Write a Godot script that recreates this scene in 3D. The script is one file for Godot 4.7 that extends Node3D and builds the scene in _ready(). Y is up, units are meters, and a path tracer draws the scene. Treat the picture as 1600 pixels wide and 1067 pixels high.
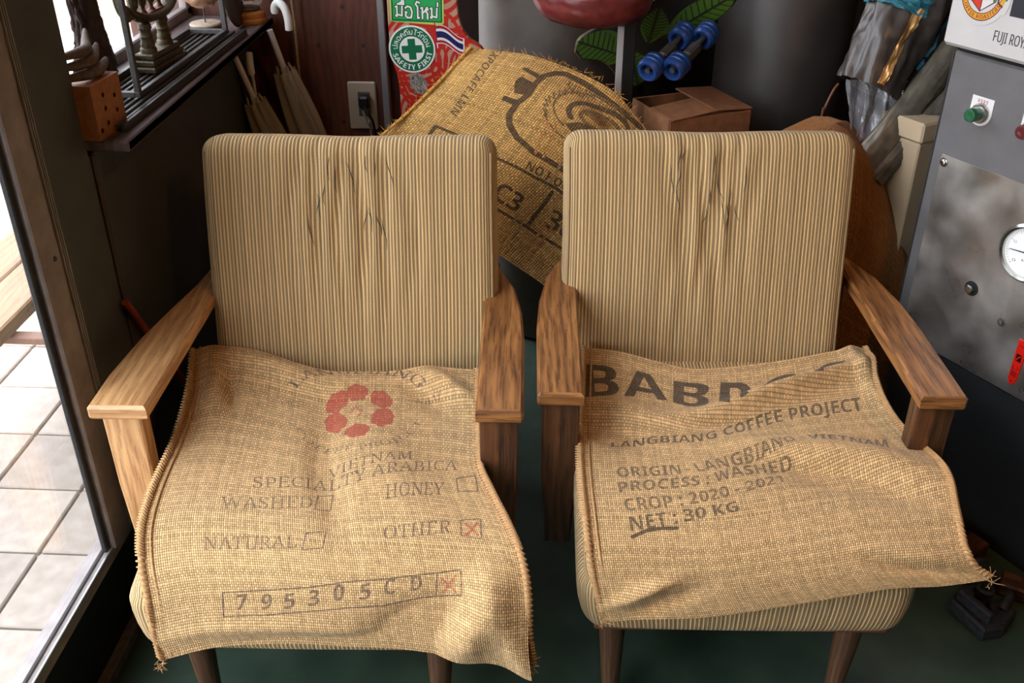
extends Node3D

const INK := Color(0.16, 0.12, 0.18)
const BLACK := Color(0.07, 0.065, 0.08)
const RED := Color(0.66, 0.13, 0.13)
const BROWN := Color(0.14, 0.08, 0.075)
const TEAL := Color(0.13, 0.28, 0.25)

var M := {}
var F := {}
var rng := RandomNumberGenerator.new()


func _ready() -> void:
	rng.seed = 7
	setup_view()
	setup_materials()
	build_shell()
	build_outside()
	build_chairs()
	build_sacks()
	build_roaster()
	build_shelf()
	build_corner()
	build_floor_things()


# camera, sky, exposure
func setup_view() -> void:
	var cam := Camera3D.new()
	cam.name = "camera"
	add_child(cam)
	cam.position = Vector3(0, 1.40, 0)
	cam.rotation_degrees = Vector3(-30.5, 3.0, 0)
	cam.fov = 2.0 * rad_to_deg(atan(533.5 / 1549.0))
	cam.near = 0.02
	cam.current = true
	var we := WorldEnvironment.new()
	we.name = "environment"
	var e := Environment.new()
	e.background_mode = Environment.BG_SKY
	var sky := Sky.new()
	var sm := ProceduralSkyMaterial.new()
	sm.sky_top_color = Color(0.88, 0.91, 0.96)
	sm.sky_horizon_color = Color(0.95, 0.955, 0.965)
	sm.ground_bottom_color = Color(0.45, 0.43, 0.40)
	sm.ground_horizon_color = Color(0.75, 0.73, 0.70)
	sky.sky_material = sm
	e.sky = sky
	e.background_energy_multiplier = 2.2
	e.tonemap_mode = Environment.TONE_MAPPER_LINEAR
	e.tonemap_exposure = 4.45
	e.sdfgi_enabled = true
	e.ssao_enabled = true
	e.ssil_enabled = true
	we.environment = e
	add_child(we)
	# ceiling lamp of the shop, behind the camera (a warm globe)
	var lamp := OmniLight3D.new()
	lamp.name = "ceiling_lamp_light"
	lamp.position = Vector3(0.95, 2.25, -0.5)
	lamp.light_color = Color(1.0, 0.74, 0.46)
	lamp.light_energy = 0.12
	lamp.omni_range = 12.0
	lamp.omni_attenuation = 2.0
	lamp.light_size = 0.08
	lamp.shadow_enabled = true
	add_child(lamp)


# ---------------------------------------------------------------- mesh builder
class MB:
	var st := SurfaceTool.new()
	var cols := false

	func _init() -> void:
		st.begin(Mesh.PRIMITIVE_TRIANGLES)

	func tri(a: Vector3, b: Vector3, c: Vector3, ua := Vector2.ZERO, ub := Vector2.ZERO, uc := Vector2.ZERO, sg := -1) -> void:
		if (b - a).cross(c - a).length_squared() < 1e-20:
			return
		st.set_smooth_group(sg)
		st.set_uv(ua)
		st.add_vertex(a)
		st.set_uv(uc)
		st.add_vertex(c)
		st.set_uv(ub)
		st.add_vertex(b)

	func quad(p: Array, outward: Vector3, uv: Array, sg := -1) -> void:
		var n: Vector3 = (p[1] - p[0]).cross(p[2] - p[0])
		if n.length_squared() < 1e-18:
			n = (p[2] - p[0]).cross(p[3] - p[0])
		if n.dot(outward) >= 0.0:
			tri(p[0], p[1], p[2], uv[0], uv[1], uv[2], sg)
			tri(p[0], p[2], p[3], uv[0], uv[2], uv[3], sg)
		else:
			tri(p[0], p[2], p[1], uv[0], uv[2], uv[1], sg)
			tri(p[0], p[3], p[2], uv[0], uv[3], uv[2], sg)

	func uv_of(p: Vector3, n: Vector3, grain: int) -> Vector2:
		var a := n.abs()
		var ax := 0 if a.x >= a.y and a.x >= a.z else (1 if a.y >= a.z else 2)
		if ax == grain:
			return Vector2(p[(ax + 1) % 3], p[(ax + 2) % 3] * 0.3)
		return Vector2(p[3 - ax - grain], p[grain])

	# a box with chamfered edges; grain is the axis along which the wood runs
	func box(c: Vector3, s: Vector3, b := 0.002, basis := Basis(), grain := 1) -> void:
		var h := s * 0.5
		b = minf(b, 0.45 * minf(s.x, minf(s.y, s.z)))
		var v := func(sx: int, sy: int, sz: int, axis: int) -> Vector3:
			var q := Vector3(sx * (h.x - b), sy * (h.y - b), sz * (h.z - b))
			q[axis] = [sx, sy, sz][axis] * h[axis]
			return q
		var put := func(p: Array, n: Vector3) -> void:
			var uv := []
			var w := []
			for q in p:
				uv.append(uv_of(q + c, n, grain))
				w.append(basis * q + c)
			if p.size() == 4:
				quad(w, basis * n, uv)
			elif (w[1] - w[0]).cross(w[2] - w[0]).dot(basis * n) >= 0.0:
				tri(w[0], w[1], w[2], uv[0], uv[1], uv[2])
			else:
				tri(w[0], w[2], w[1], uv[0], uv[2], uv[1])
		for axis in 3:
			for g in [-1, 1]:
				var p := []
				for k in [[-1, -1], [1, -1], [1, 1], [-1, 1]]:
					var sg := [0, 0, 0]
					sg[axis] = g
					sg[(axis + 1) % 3] = k[0]
					sg[(axis + 2) % 3] = k[1]
					p.append(v.call(sg[0], sg[1], sg[2], axis))
				var n := Vector3.ZERO
				n[axis] = g
				put.call(p, n)
			if b > 0.0:
				var a1 := (axis + 1) % 3
				var a2 := (axis + 2) % 3
				for g1 in [-1, 1]:
					for g2 in [-1, 1]:
						var p := []
						for k in [[-1, a1], [1, a1], [1, a2], [-1, a2]]:
							var sg := [0, 0, 0]
							sg[axis] = k[0]
							sg[a1] = g1
							sg[a2] = g2
							p.append(v.call(sg[0], sg[1], sg[2], k[1]))
						var n := Vector3.ZERO
						n[a1] = g1
						n[a2] = g2 * 0.99
						put.call(p, n)
		if b > 0.0:
			for sx in [-1, 1]:
				for sy in [-1, 1]:
					for sz in [-1, 1]:
						put.call([v.call(sx, sy, sz, 0), v.call(sx, sy, sz, 1), v.call(sx, sy, sz, 2)], Vector3(sx, sy, sz))

	# a turned shape: profile of (radius, height), lower end first
	func lathe(prof: Array, segs: int, xf := Transform3D(), capped := true) -> void:
		var group := 1
		var pts := prof.duplicate()
		if capped:
			if pts[0].x > 0.0:
				pts.push_front(Vector2(0, pts[0].y))
			if pts[-1].x > 0.0:
				pts.push_back(Vector2(0, pts[-1].y))
		var last := Vector2.ZERO
		var along := 0.0
		for k in pts.size() - 1:
			var a: Vector2 = pts[k]
			var b: Vector2 = pts[k + 1]
			var d := (b - a).normalized()
			if k > 0 and d.dot(last) < 0.75:
				group += 1
			last = d
			for i in segs:
				var t0 := TAU * i / segs
				var t1 := TAU * (i + 1) / segs
				var r0 := Vector3(cos(t0), 0, sin(t0))
				var r1 := Vector3(cos(t1), 0, sin(t1))
				var mid := (r0 + r1).normalized()
				var n := mid * d.y + Vector3(0, -d.x, 0)
				var u0 := t0 * 0.03
				var u1 := t1 * 0.03
				var v0 := along
				var v1 := along + a.distance_to(b)
				quad([xf * (r0 * a.x + Vector3(0, a.y, 0)), xf * (r1 * a.x + Vector3(0, a.y, 0)), xf * (r1 * b.x + Vector3(0, b.y, 0)), xf * (r0 * b.x + Vector3(0, b.y, 0))], xf.basis * n, [Vector2(u0, v0), Vector2(u1, v0), Vector2(u1, v1), Vector2(u0, v1)], group)
			along += a.distance_to(b)

	# a round bar along a path; radius is a number or one number per point
	func tube(path: Array, radius, segs := 8, flat := 1.0) -> void:
		var n := path.size()
		var side := Vector3.ZERO
		var rings := []
		var along := []
		var l := 0.0
		for k in n:
			var d: Vector3 = (path[mini(k + 1, n - 1)] - path[maxi(k - 1, 0)]).normalized()
			if k == 0:
				side = d.cross(Vector3.UP if absf(d.y) < 0.9 else Vector3.RIGHT).normalized()
			else:
				side = (side - d * side.dot(d)).normalized()
				l += path[k].distance_to(path[k - 1])
			var other := d.cross(side)
			var r: float = radius[k] if radius is Array else radius
			var ring := []
			for i in segs:
				var t := TAU * i / segs
				ring.append(path[k] + side * cos(t) * r + other * sin(t) * r * flat)
			rings.append(ring)
			along.append(l)
		for k in n - 1:
			for i in segs:
				var j := (i + 1) % segs
				var p := [rings[k][i], rings[k][j], rings[k + 1][j], rings[k + 1][i]]
				quad(p, (p[0] + p[1] + p[2] + p[3]) * 0.25 - (path[k] + path[k + 1]) * 0.5, [Vector2(i * 0.01, along[k]), Vector2(i * 0.01 + 0.01, along[k]), Vector2(i * 0.01 + 0.01, along[k + 1]), Vector2(i * 0.01, along[k + 1])], 1)
		for e in [0, n - 1]:
			var out: Vector3 = path[e] - path[1 if e == 0 else n - 2]
			for i in range(1, segs - 1):
				quad([rings[e][0], rings[e][i], rings[e][i + 1], rings[e][0]], out, [Vector2.ZERO, Vector2.ZERO, Vector2.ZERO, Vector2.ZERO], 2)

	# an outline in the xy plane of xf, thick along its z, with a chamfer
	func prism(poly: PackedVector2Array, depth: float, xf := Transform3D(), b := 0.0015, uvs := 1.0, fit := Rect2()) -> void:
		if Geometry2D.is_polygon_clockwise(poly):
			poly = poly.duplicate()
			poly.reverse()
		var n := poly.size()
		var inner := PackedVector2Array()
		for i in n:
			var d0 := (poly[i] - poly[(i + n - 1) % n]).normalized()
			var d1 := (poly[(i + 1) % n] - poly[i]).normalized()
			var m := (Vector2(-d0.y, d0.x) + Vector2(-d1.y, d1.x)).normalized()
			inner.append(poly[i] + m * b / maxf(0.4, m.dot(Vector2(-d0.y, d0.x))))
		var to := func(q: Vector2, z: float) -> Vector3: return xf * Vector3(q.x, q.y, z)
		var tx := func(q: Vector2) -> Vector2:
			if fit.size.x > 0.0:
				return Vector2((q.x - fit.position.x) / fit.size.x, 1.0 - (q.y - fit.position.y) / fit.size.y)
			return q * uvs
		var ids := Geometry2D.triangulate_polygon(inner)
		for z in [0.0, depth]:
			var out := xf.basis.z * (1.0 if z > 0.0 else -1.0)
			for i in range(0, ids.size(), 3):
				var q := [inner[ids[i]], inner[ids[i + 1]], inner[ids[i + 2]]]
				quad([to.call(q[0], z), to.call(q[1], z), to.call(q[2], z), to.call(q[0], z)], out, [tx.call(q[0]), tx.call(q[1]), tx.call(q[2]), tx.call(q[0])])
		var l := 0.0
		for i in n:
			var j := (i + 1) % n
			var d := (poly[j] - poly[i])
			var o := xf.basis * Vector3(d.y, -d.x, 0)
			var z3 := xf.basis.z * d.length()
			var l1 := l + d.length()
			for s in [[0.0, b, -0.6], [b, depth - b, 0.0], [depth - b, depth, 0.6]]:
				var q0: Vector2 = inner[i] if s[2] < 0 else poly[i]
				var q1: Vector2 = inner[j] if s[2] < 0 else poly[j]
				var q2: Vector2 = inner[j] if s[2] > 0 else poly[j]
				var q3: Vector2 = inner[i] if s[2] > 0 else poly[i]
				var uv := [tx.call(q0), tx.call(q1), tx.call(q2), tx.call(q3)]
				if fit.size.x <= 0.0:
					uv = [Vector2(s[0], l) * uvs, Vector2(s[0], l1) * uvs, Vector2(s[1], l1) * uvs, Vector2(s[1], l) * uvs]
				quad([to.call(q0, s[0]), to.call(q1, s[0]), to.call(q2, s[1]), to.call(q3, s[1])], o + z3 * s[2], uv)
			l = l1

	# a smooth patch: f(u, v) gives [position, uv]; out tells which way it faces
	func patch(f: Callable, nu: int, nv: int, out: Callable, group := 1) -> void:
		var g := []
		for j in nv + 1:
			var row := []
			for i in nu + 1:
				row.append(f.call(float(i) / nu, float(j) / nv))
			g.append(row)
		for j in nv:
			for i in nu:
				var a: Array = g[j][i]
				var b: Array = g[j][i + 1]
				var c: Array = g[j + 1][i + 1]
				var d: Array = g[j + 1][i]
				quad([a[0], b[0], c[0], d[0]], out.call((a[0] + c[0]) * 0.5), [a[1], b[1], c[1], d[1]], group)

	# a padded box: every face a grid, edges rounded by r, each point then moved by bend(p)
	func cushion(s: Vector3, r: float, n: Vector3i, bend: Callable, ribs: int) -> void:
		var h := s * 0.5
		var core := h - Vector3(r, r, r)
		var ticks := func(axis: int) -> Array:
			var a := []
			for k in 6:
				a.append(-h[axis] + r * (1.0 - cos(k / 5.0 * PI * 0.5)))
			for k in range(1, n[axis]):
				a.append(lerpf(-core[axis], core[axis], float(k) / n[axis]))
			for k in 6:
				a.append(h[axis] - r * (1.0 - cos((5 - k) / 5.0 * PI * 0.5)))
			return a
		for axis in 3:
			var a1 := (axis + 1) % 3
			var a2 := (axis + 2) % 3
			var t1: Array = ticks.call(a1)
			var t2: Array = ticks.call(a2)
			for g in [-1.0, 1.0]:
				var pts := []
				for y in t2:
					var row := []
					for x in t1:
						var q := Vector3.ZERO
						q[axis] = h[axis] * g
						q[a1] = x
						q[a2] = y
						var k := q.clamp(-core, core)
						var d := (q - k)
						# points of the cube's skin are drawn onto the rounded skin
						var p := k + d.normalized() * r if d.length() > 1e-6 else q
						var uv := Vector2(q[ribs], q[3 - axis - ribs] if axis != ribs else 0.0)
						if axis == ribs:
							uv = Vector2(q[2] if ribs == 0 else q[0], q[1])
						row.append([bend.call(p), uv])
					pts.append(row)
				for j in t2.size() - 1:
					for i in t1.size() - 1:
						var a: Array = pts[j][i]
						var b: Array = pts[j][i + 1]
						var c: Array = pts[j + 1][i + 1]
						var d: Array = pts[j + 1][i]
						var flip: bool = g < 0.0
						var e := Vector3.ZERO
						e[axis] = g
						if flip:
							tri(a[0], c[0], b[0], a[1], c[1], b[1], 1)
							tri(a[0], d[0], c[0], a[1], d[1], c[1], 1)
						else:
							tri(a[0], b[0], c[0], a[1], b[1], c[1], 1)
							tri(a[0], c[0], d[0], a[1], c[1], d[1], 1)

	func done() -> ArrayMesh:
		st.generate_normals()
		return st.commit()


# ---------------------------------------------------------------- scene helpers
func numbered(called: String, parent: Node) -> String:
	if not parent.has_node(NodePath(called)):
		return called
	var k := 1
	while parent.has_node(NodePath("%s_%03d" % [called, k])):
		k += 1
	return "%s_%03d" % [called, k]


func obj(called: String, m, mat: Material, parent: Node = null, label := "") -> MeshInstance3D:
	var o := MeshInstance3D.new()
	var p: Node = parent if parent else self
	o.name = numbered(called, p)
	o.mesh = m.done() if m is MB else m
	o.material_override = mat
	if label:
		o.set_meta("label", label)
	p.add_child(o, true)
	return o


func thing(called: String, label: String, category: String, at := Vector3.ZERO, turn := 0.0, group := "") -> Node3D:
	var o := Node3D.new()
	o.name = numbered(called, self)
	add_child(o, true)
	o.position = at
	o.rotation.y = turn
	tag(o, label, category, group)
	return o


func tag(o: Node3D, label: String, category: String, group := "") -> Node3D:
	o.set_meta("label", label)
	o.set_meta("category", category)
	if group:
		o.set_meta("group", group)
	return o


func struct(called: String, m, mat: Material) -> MeshInstance3D:
	var o := obj(called, m, mat)
	o.set_meta("kind", "structure")
	return o


func one_box(c: Vector3, s: Vector3, b := 0.002, basis := Basis(), grain := 1) -> MB:
	var m := MB.new()
	m.box(c, s, b, basis, grain)
	return m


func one_lathe(prof: Array, segs := 24, xf := Transform3D()) -> MB:
	var m := MB.new()
	m.lathe(prof, segs, xf)
	return m


func one_tube(path: Array, radius, segs := 8) -> MB:
	var m := MB.new()
	m.tube(path, radius, segs)
	return m


func one_prism(pts: Array, depth: float, xf := Transform3D(), b := 0.0015, fit := Rect2()) -> MB:
	var m := MB.new()
	m.prism(PackedVector2Array(pts), depth, xf, b, 1.0, fit)
	return m


# Catmull-Rom through points
func smooth(pts: Array, per: int) -> Array:
	var out := []
	var n := pts.size()
	for k in n - 1:
		var p0 = pts[k - 1] if k > 0 else pts[k] * 2.0 - pts[k + 1]
		var p3 = pts[k + 2] if k + 2 < n else pts[k + 1] * 2.0 - pts[k]
		for i in per:
			out.append(pts[k].cubic_interpolate(pts[k + 1], p0, p3, float(i) / per))
	out.append(pts[n - 1])
	return out


# the place of (s, t) on a smooth surface through a grid of control points
func on_grid(g: Array, nx: int, ny: int, s: float, t: float) -> Vector3:
	var x := clampf(s, 0.0, 1.0) * (nx - 1)
	var y := clampf(t, 0.0, 1.0) * (ny - 1)
	var i := mini(int(x), nx - 2)
	var j := mini(int(y), ny - 2)
	var rows := []
	for r in range(j - 1, j + 3):
		var rr := clampi(r, 0, ny - 1)
		var q := []
		for c in range(i - 1, i + 3):
			var p: Vector3
			if c < 0:
				p = g[rr * nx] * 2.0 - g[rr * nx + 1]
			elif c > nx - 1:
				p = g[rr * nx + nx - 1] * 2.0 - g[rr * nx + nx - 2]
			else:
				p = g[rr * nx + c]
			q.append(p)
		rows.append(q[1].cubic_interpolate(q[2], q[0], q[3], x - i))
	if j == 0:
		rows[0] = rows[1] * 2.0 - rows[2]
	if j == ny - 2:
		rows[3] = rows[2] * 2.0 - rows[1]
	return rows[1].cubic_interpolate(rows[2], rows[0], rows[3], y - j)


# ---------------------------------------------------------------- materials
func srgb(r: int, g: int, b: int) -> Color:
	return Color8(r, g, b)


func flat(col: Color, rough := 0.7, metal := 0.0) -> StandardMaterial3D:
	var m := StandardMaterial3D.new()
	m.albedo_color = col
	m.roughness = rough
	m.metallic = metal
	return m


func tex(im: Image) -> ImageTexture:
	return ImageTexture.create_from_image(im)


func fast(seed_: int, freq: float, oct := 3) -> FastNoiseLite:
	var n := FastNoiseLite.new()
	n.seed = seed_
	n.noise_type = FastNoiseLite.TYPE_SIMPLEX_SMOOTH
	n.frequency = freq
	n.fractal_octaves = oct
	return n


# speckled, clouded surface seen from all sides
func mottled(a: Color, b: Color, seed_: int, scale := 2.0, rough := 0.7, metal := 0.0, freq := 0.02) -> StandardMaterial3D:
	var t := NoiseTexture2D.new()
	t.width = 256
	t.height = 256
	t.seamless = true
	t.generate_mipmaps = false
	var n := fast(seed_, freq, 5)
	t.noise = n
	var ramp := Gradient.new()
	ramp.set_color(0, a)
	ramp.set_color(1, b)
	t.color_ramp = ramp
	var m := flat(Color.WHITE, rough, metal)
	m.albedo_texture = t
	m.uv1_triplanar = true
	m.uv1_scale = Vector3.ONE * scale
	return m


# oak: grain runs along v; one tile is 0.5 m
func wood(light: Color, dark: Color, seed_: int, rough := 0.5, stretch := 24.0, bump := 0.04) -> StandardMaterial3D:
	var n := fast(seed_, 0.012, 4)
	var p := fast(seed_ + 1, 0.05, 2)
	var q := fast(seed_ + 2, 0.006, 2)
	var w := 512
	var im := Image.create(w, w, false, Image.FORMAT_RGB8)
	var bytes := PackedByteArray()
	bytes.resize(w * w * 3)
	for y in w:
		for x in w:
			var wob := q.get_noise_2d(x, y * 0.6) * 26.0
			var ring := sin((x + wob * 0.6) * 0.34 + n.get_noise_2d(x, y / stretch * 1.5) * 4.0) * 0.5 + 0.5
			var fine := p.get_noise_2d(x * 4.0, y * 4.0 / stretch)
			var pore := 1.0 if fine > 0.22 else 0.0
			var k := clampf(ring * 0.38 + n.get_noise_2d(x * 1.2, y * 0.25) * 0.4 + 0.42 - pore * 0.34, 0.0, 1.0)
			var c := dark.lerp(light, k)
			var o := (y * w + x) * 3
			bytes[o] = int(c.r * 255.0)
			bytes[o + 1] = int(c.g * 255.0)
			bytes[o + 2] = int(c.b * 255.0)
	im.set_data(w, w, false, Image.FORMAT_RGB8, bytes)
	var m := flat(Color.WHITE, rough)
	m.albedo_texture = tex(im)
	m.uv1_scale = Vector3(2, 2, 2)
	if bump > 0.0:
		m.heightmap_enabled = true
		m.heightmap_texture = m.albedo_texture
		m.heightmap_scale = bump
	return m


# corduroy upholstery: ribs along v, eight ribs in one tile
func ribbed() -> StandardMaterial3D:
	var w := 256
	var hgt := 64
	var im := Image.create(w, hgt, false, Image.FORMAT_RGB8)
	var he := Image.create(w, hgt, false, Image.FORMAT_L8)
	var n := fast(31, 0.11, 2)
	for x in w:
		var rib := x / 32
		var f := (x % 32) / 32.0
		var tone := 1.0 + 0.05 * sin(rib * 2.4) + 0.03 * sin(rib * 5.1)
		for y in hgt:
			var c: Color
			var h := 0.0
			if f < 0.56:
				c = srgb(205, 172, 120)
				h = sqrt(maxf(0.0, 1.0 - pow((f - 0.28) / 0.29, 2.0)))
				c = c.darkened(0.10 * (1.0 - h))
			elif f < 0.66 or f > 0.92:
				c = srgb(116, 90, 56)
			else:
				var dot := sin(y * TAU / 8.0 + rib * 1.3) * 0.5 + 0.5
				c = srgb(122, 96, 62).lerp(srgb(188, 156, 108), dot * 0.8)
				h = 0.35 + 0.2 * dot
			var k := tone * (1.0 + 0.10 * n.get_noise_2d(x, y * 1.0))
			im.set_pixel(x, y, Color(c.r * k, c.g * k, c.b * k))
			he.set_pixel(x, y, Color(h, h, h))
	var m := flat(Color.WHITE, 0.92)
	m.albedo_texture = tex(im)
	m.heightmap_enabled = true
	m.heightmap_texture = tex(he)
	m.heightmap_scale = 0.10
	m.uv1_scale = Vector3(1.0 / (0.0066 * 8.0), 1.0 / 0.0132, 1)
	m.rim_enabled = true
	m.rim = 0.15
	return m


# plain weave of jute, 64 threads each way in one tile: colour with shade painted into the thread gaps, height
func weave_images(base: Color, seed_: int) -> Array:
	var w := 512
	var r := RandomNumberGenerator.new()
	r.seed = seed_
	var tone := [[], []]
	var jit := [[], []]
	for k in 2:
		for i in 64:
			tone[k].append(1.0 + r.randf_range(-0.10, 0.08) - (0.10 if r.randf() < 0.08 else 0.0))
			jit[k].append(r.randf_range(-1.0, 1.0))
	var nz := fast(seed_, 0.03, 3)
	var col := PackedByteArray()
	var hei := PackedByteArray()
	col.resize(w * w * 3)
	hei.resize(w * w)
	for y in w:
		for x in w:
			var i := x / 8
			var j := y / 8
			var cx := ((x % 8) - 3.5) / 4.0
			var cy := ((y % 8) - 3.5) / 4.0
			var over := (i + j) % 2 == 0
			var a := cx if over else cy
			var b := cy if over else cx
			var h := (1.0 - 0.9 * a * a) * (0.62 + 0.38 * (1.0 - b * b))
			var t: float = tone[0][i] if over else tone[1][j]
			var k := (0.30 + 0.70 * smoothstep(0.10, 0.60, h)) * t * (1.0 + 0.09 * sin((a * 1.3 + b * 2.0) * 3.0) + 0.12 * nz.get_noise_2d(x, y)) * (1.0 if over else 0.94)
			var o := (y * w + x) * 3
			col[o] = int(clampf(base.r * k * 255.0, 0, 255))
			col[o + 1] = int(clampf(base.g * k * 255.0, 0, 255))
			col[o + 2] = int(clampf(base.b * (k - (1.0 - k) * 0.12) * 255.0, 0, 255))
			hei[y * w + x] = int(clampf(h * 255.0, 0, 255))
	var mask := hei.duplicate()
	for k in mask.size():
		mask[k] = mini(255, int(mask[k] * 1.6) + 150)
	return [Image.create_from_data(w, w, false, Image.FORMAT_RGB8, col), Image.create_from_data(w, w, false, Image.FORMAT_L8, hei), Image.create_from_data(w, w, false, Image.FORMAT_L8, mask)]


func jute(weave: Array, print_: Image, relief: float) -> StandardMaterial3D:
	var m := flat(Color.WHITE, 0.95)
	m.albedo_texture = weave[0]
	m.heightmap_enabled = true
	m.heightmap_texture = weave[1]
	m.heightmap_scale = relief
	m.rim_enabled = true
	m.rim = 0.2
	if print_:
		m.detail_enabled = true
		m.detail_blend_mode = BaseMaterial3D.BLEND_MODE_MIX
		m.detail_albedo = tex(print_)
		m.detail_mask = weave[2]
		m.detail_uv_layer = BaseMaterial3D.DETAIL_UV_2
	return m


# ---------------------------------------------------------------- print and lettering in pictures
func ink_dot(im: Image, x: int, y: int, col: Color, wear: float) -> void:
	if x < 0 or y < 0 or x >= im.get_width() or y >= im.get_height():
		return
	var h := absf(fmod(sin(x * 12.9898 + y * 78.233) * 43758.5453, 1.0))
	var g := absf(fmod(sin((x / 5) * 3.17 + (y / 5) * 9.73) * 4375.85, 1.0))
	var a := 1.0 - wear * (0.55 + 0.9 * g) - (0.25 * h if wear > 0.0 else 0.0)
	if a > 0.0:
		im.set_pixel(x, y, Color(col.r, col.g, col.b, clampf(a, 0.0, 1.0)))


func ink_tri(im: Image, a: Vector2, b: Vector2, c: Vector2, col: Color, wear: float) -> void:
	var lo := a.min(b).min(c).floor()
	var hi := a.max(b).max(c).ceil()
	var area := (b - a).cross(c - a)
	if absf(area) < 1e-6:
		return
	for y in range(int(lo.y), int(hi.y) + 1):
		for x in range(int(lo.x), int(hi.x) + 1):
			var p := Vector2(x + 0.5, y + 0.5)
			var w0 := (b - p).cross(c - p) / area
			var w1 := (c - p).cross(a - p) / area
			var w2 := (a - p).cross(b - p) / area
			if w0 >= 0.0 and w1 >= 0.0 and w2 >= 0.0:
				ink_dot(im, x, y, col, wear)


func ink_poly(im: Image, pts: Array, col: Color, wear := 0.0) -> void:
	var size := Vector2(im.get_size())
	var p := PackedVector2Array()
	for q in pts:
		p.append(q * size)
	var ids := Geometry2D.triangulate_polygon(p)
	for i in range(0, ids.size(), 3):
		ink_tri(im, p[ids[i]], p[ids[i + 1]], p[ids[i + 2]], col, wear)


func ink_line(im: Image, pts: Array, width: float, col: Color, wear := 0.0) -> void:
	var size := Vector2(im.get_size())
	var r := maxf(width * size.x * 0.5, 0.6)
	for k in pts.size() - 1:
		var a: Vector2 = pts[k] * size
		var b: Vector2 = pts[k + 1] * size
		var lo := a.min(b) - Vector2(r, r)
		var hi := a.max(b) + Vector2(r, r)
		for y in range(int(lo.y), int(hi.y) + 1):
			for x in range(int(lo.x), int(hi.x) + 1):
				var p := Vector2(x + 0.5, y + 0.5)
				if Geometry2D.get_closest_point_to_segment(p, a, b).distance_to(p) <= r:
					ink_dot(im, x, y, col, wear)


# lettering between a foot line and a head line (both in parts of the picture)
func ink_text(im: Image, font: Font, words: String, foot: Array, head: Array, col: Color, wear := 0.0) -> void:
	var tm := TextMesh.new()
	tm.text = words
	tm.font = font
	tm.font_size = 48
	tm.pixel_size = 0.02
	tm.depth = 0.0
	tm.curve_step = 2.0
	var arrays := tm.get_mesh_arrays()
	var v: PackedVector3Array = arrays[Mesh.ARRAY_VERTEX]
	var ids: PackedInt32Array = arrays[Mesh.ARRAY_INDEX] if arrays[Mesh.ARRAY_INDEX] != null else PackedInt32Array(range(v.size()))
	var lo := Vector2(1e9, 1e9)
	var hi := Vector2(-1e9, -1e9)
	for p in v:
		lo = lo.min(Vector2(p.x, p.y))
		hi = hi.max(Vector2(p.x, p.y))
	var size := Vector2(im.get_size())
	var q := PackedVector2Array()
	var run := [0.0]
	for k in range(1, foot.size()):
		run.append(run[-1] + (foot[k] - foot[k - 1]).length())
	for p in v:
		var d: float = (p.x - lo.x) / maxf(hi.x - lo.x, 1e-6) * run[-1]
		var k := 0
		while k < foot.size() - 2 and run[k + 1] < d:
			k += 1
		var f: float = k + (d - run[k]) / (run[k + 1] - run[k])
		var a: Vector2 = foot[k].lerp(foot[k + 1], f - k)
		var b: Vector2 = head[k].lerp(head[k + 1], f - k)
		q.append(a.lerp(b, (p.y - lo.y) / maxf(hi.y - lo.y, 1e-6)) * size)
	for i in range(0, ids.size(), 3):
		ink_tri(im, q[ids[i]], q[ids[i + 1]], q[ids[i + 2]], col, wear)


# the print that lies inside a fold
func ink_out(im: Image, pts: Array) -> void:
	var size := Vector2(im.get_size())
	var p := PackedVector2Array()
	var lo := Vector2(1e9, 1e9)
	var hi := Vector2(-1e9, -1e9)
	for q in pts:
		p.append(q * size)
		lo = lo.min(q * size)
		hi = hi.max(q * size)
	for y in range(maxi(0, int(lo.y)), mini(int(size.y), int(hi.y) + 1)):
		for x in range(maxi(0, int(lo.x)), mini(int(size.x), int(hi.x) + 1)):
			if Geometry2D.is_point_in_polygon(Vector2(x, y), p):
				var c := im.get_pixel(x, y)
				c.a = 0.0
				im.set_pixel(x, y, c)


func fresh(w: int, h: int, col: Color) -> Image:
	var im := Image.create(w, h, false, Image.FORMAT_RGBA8)
	im.fill(col)
	return im


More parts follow.
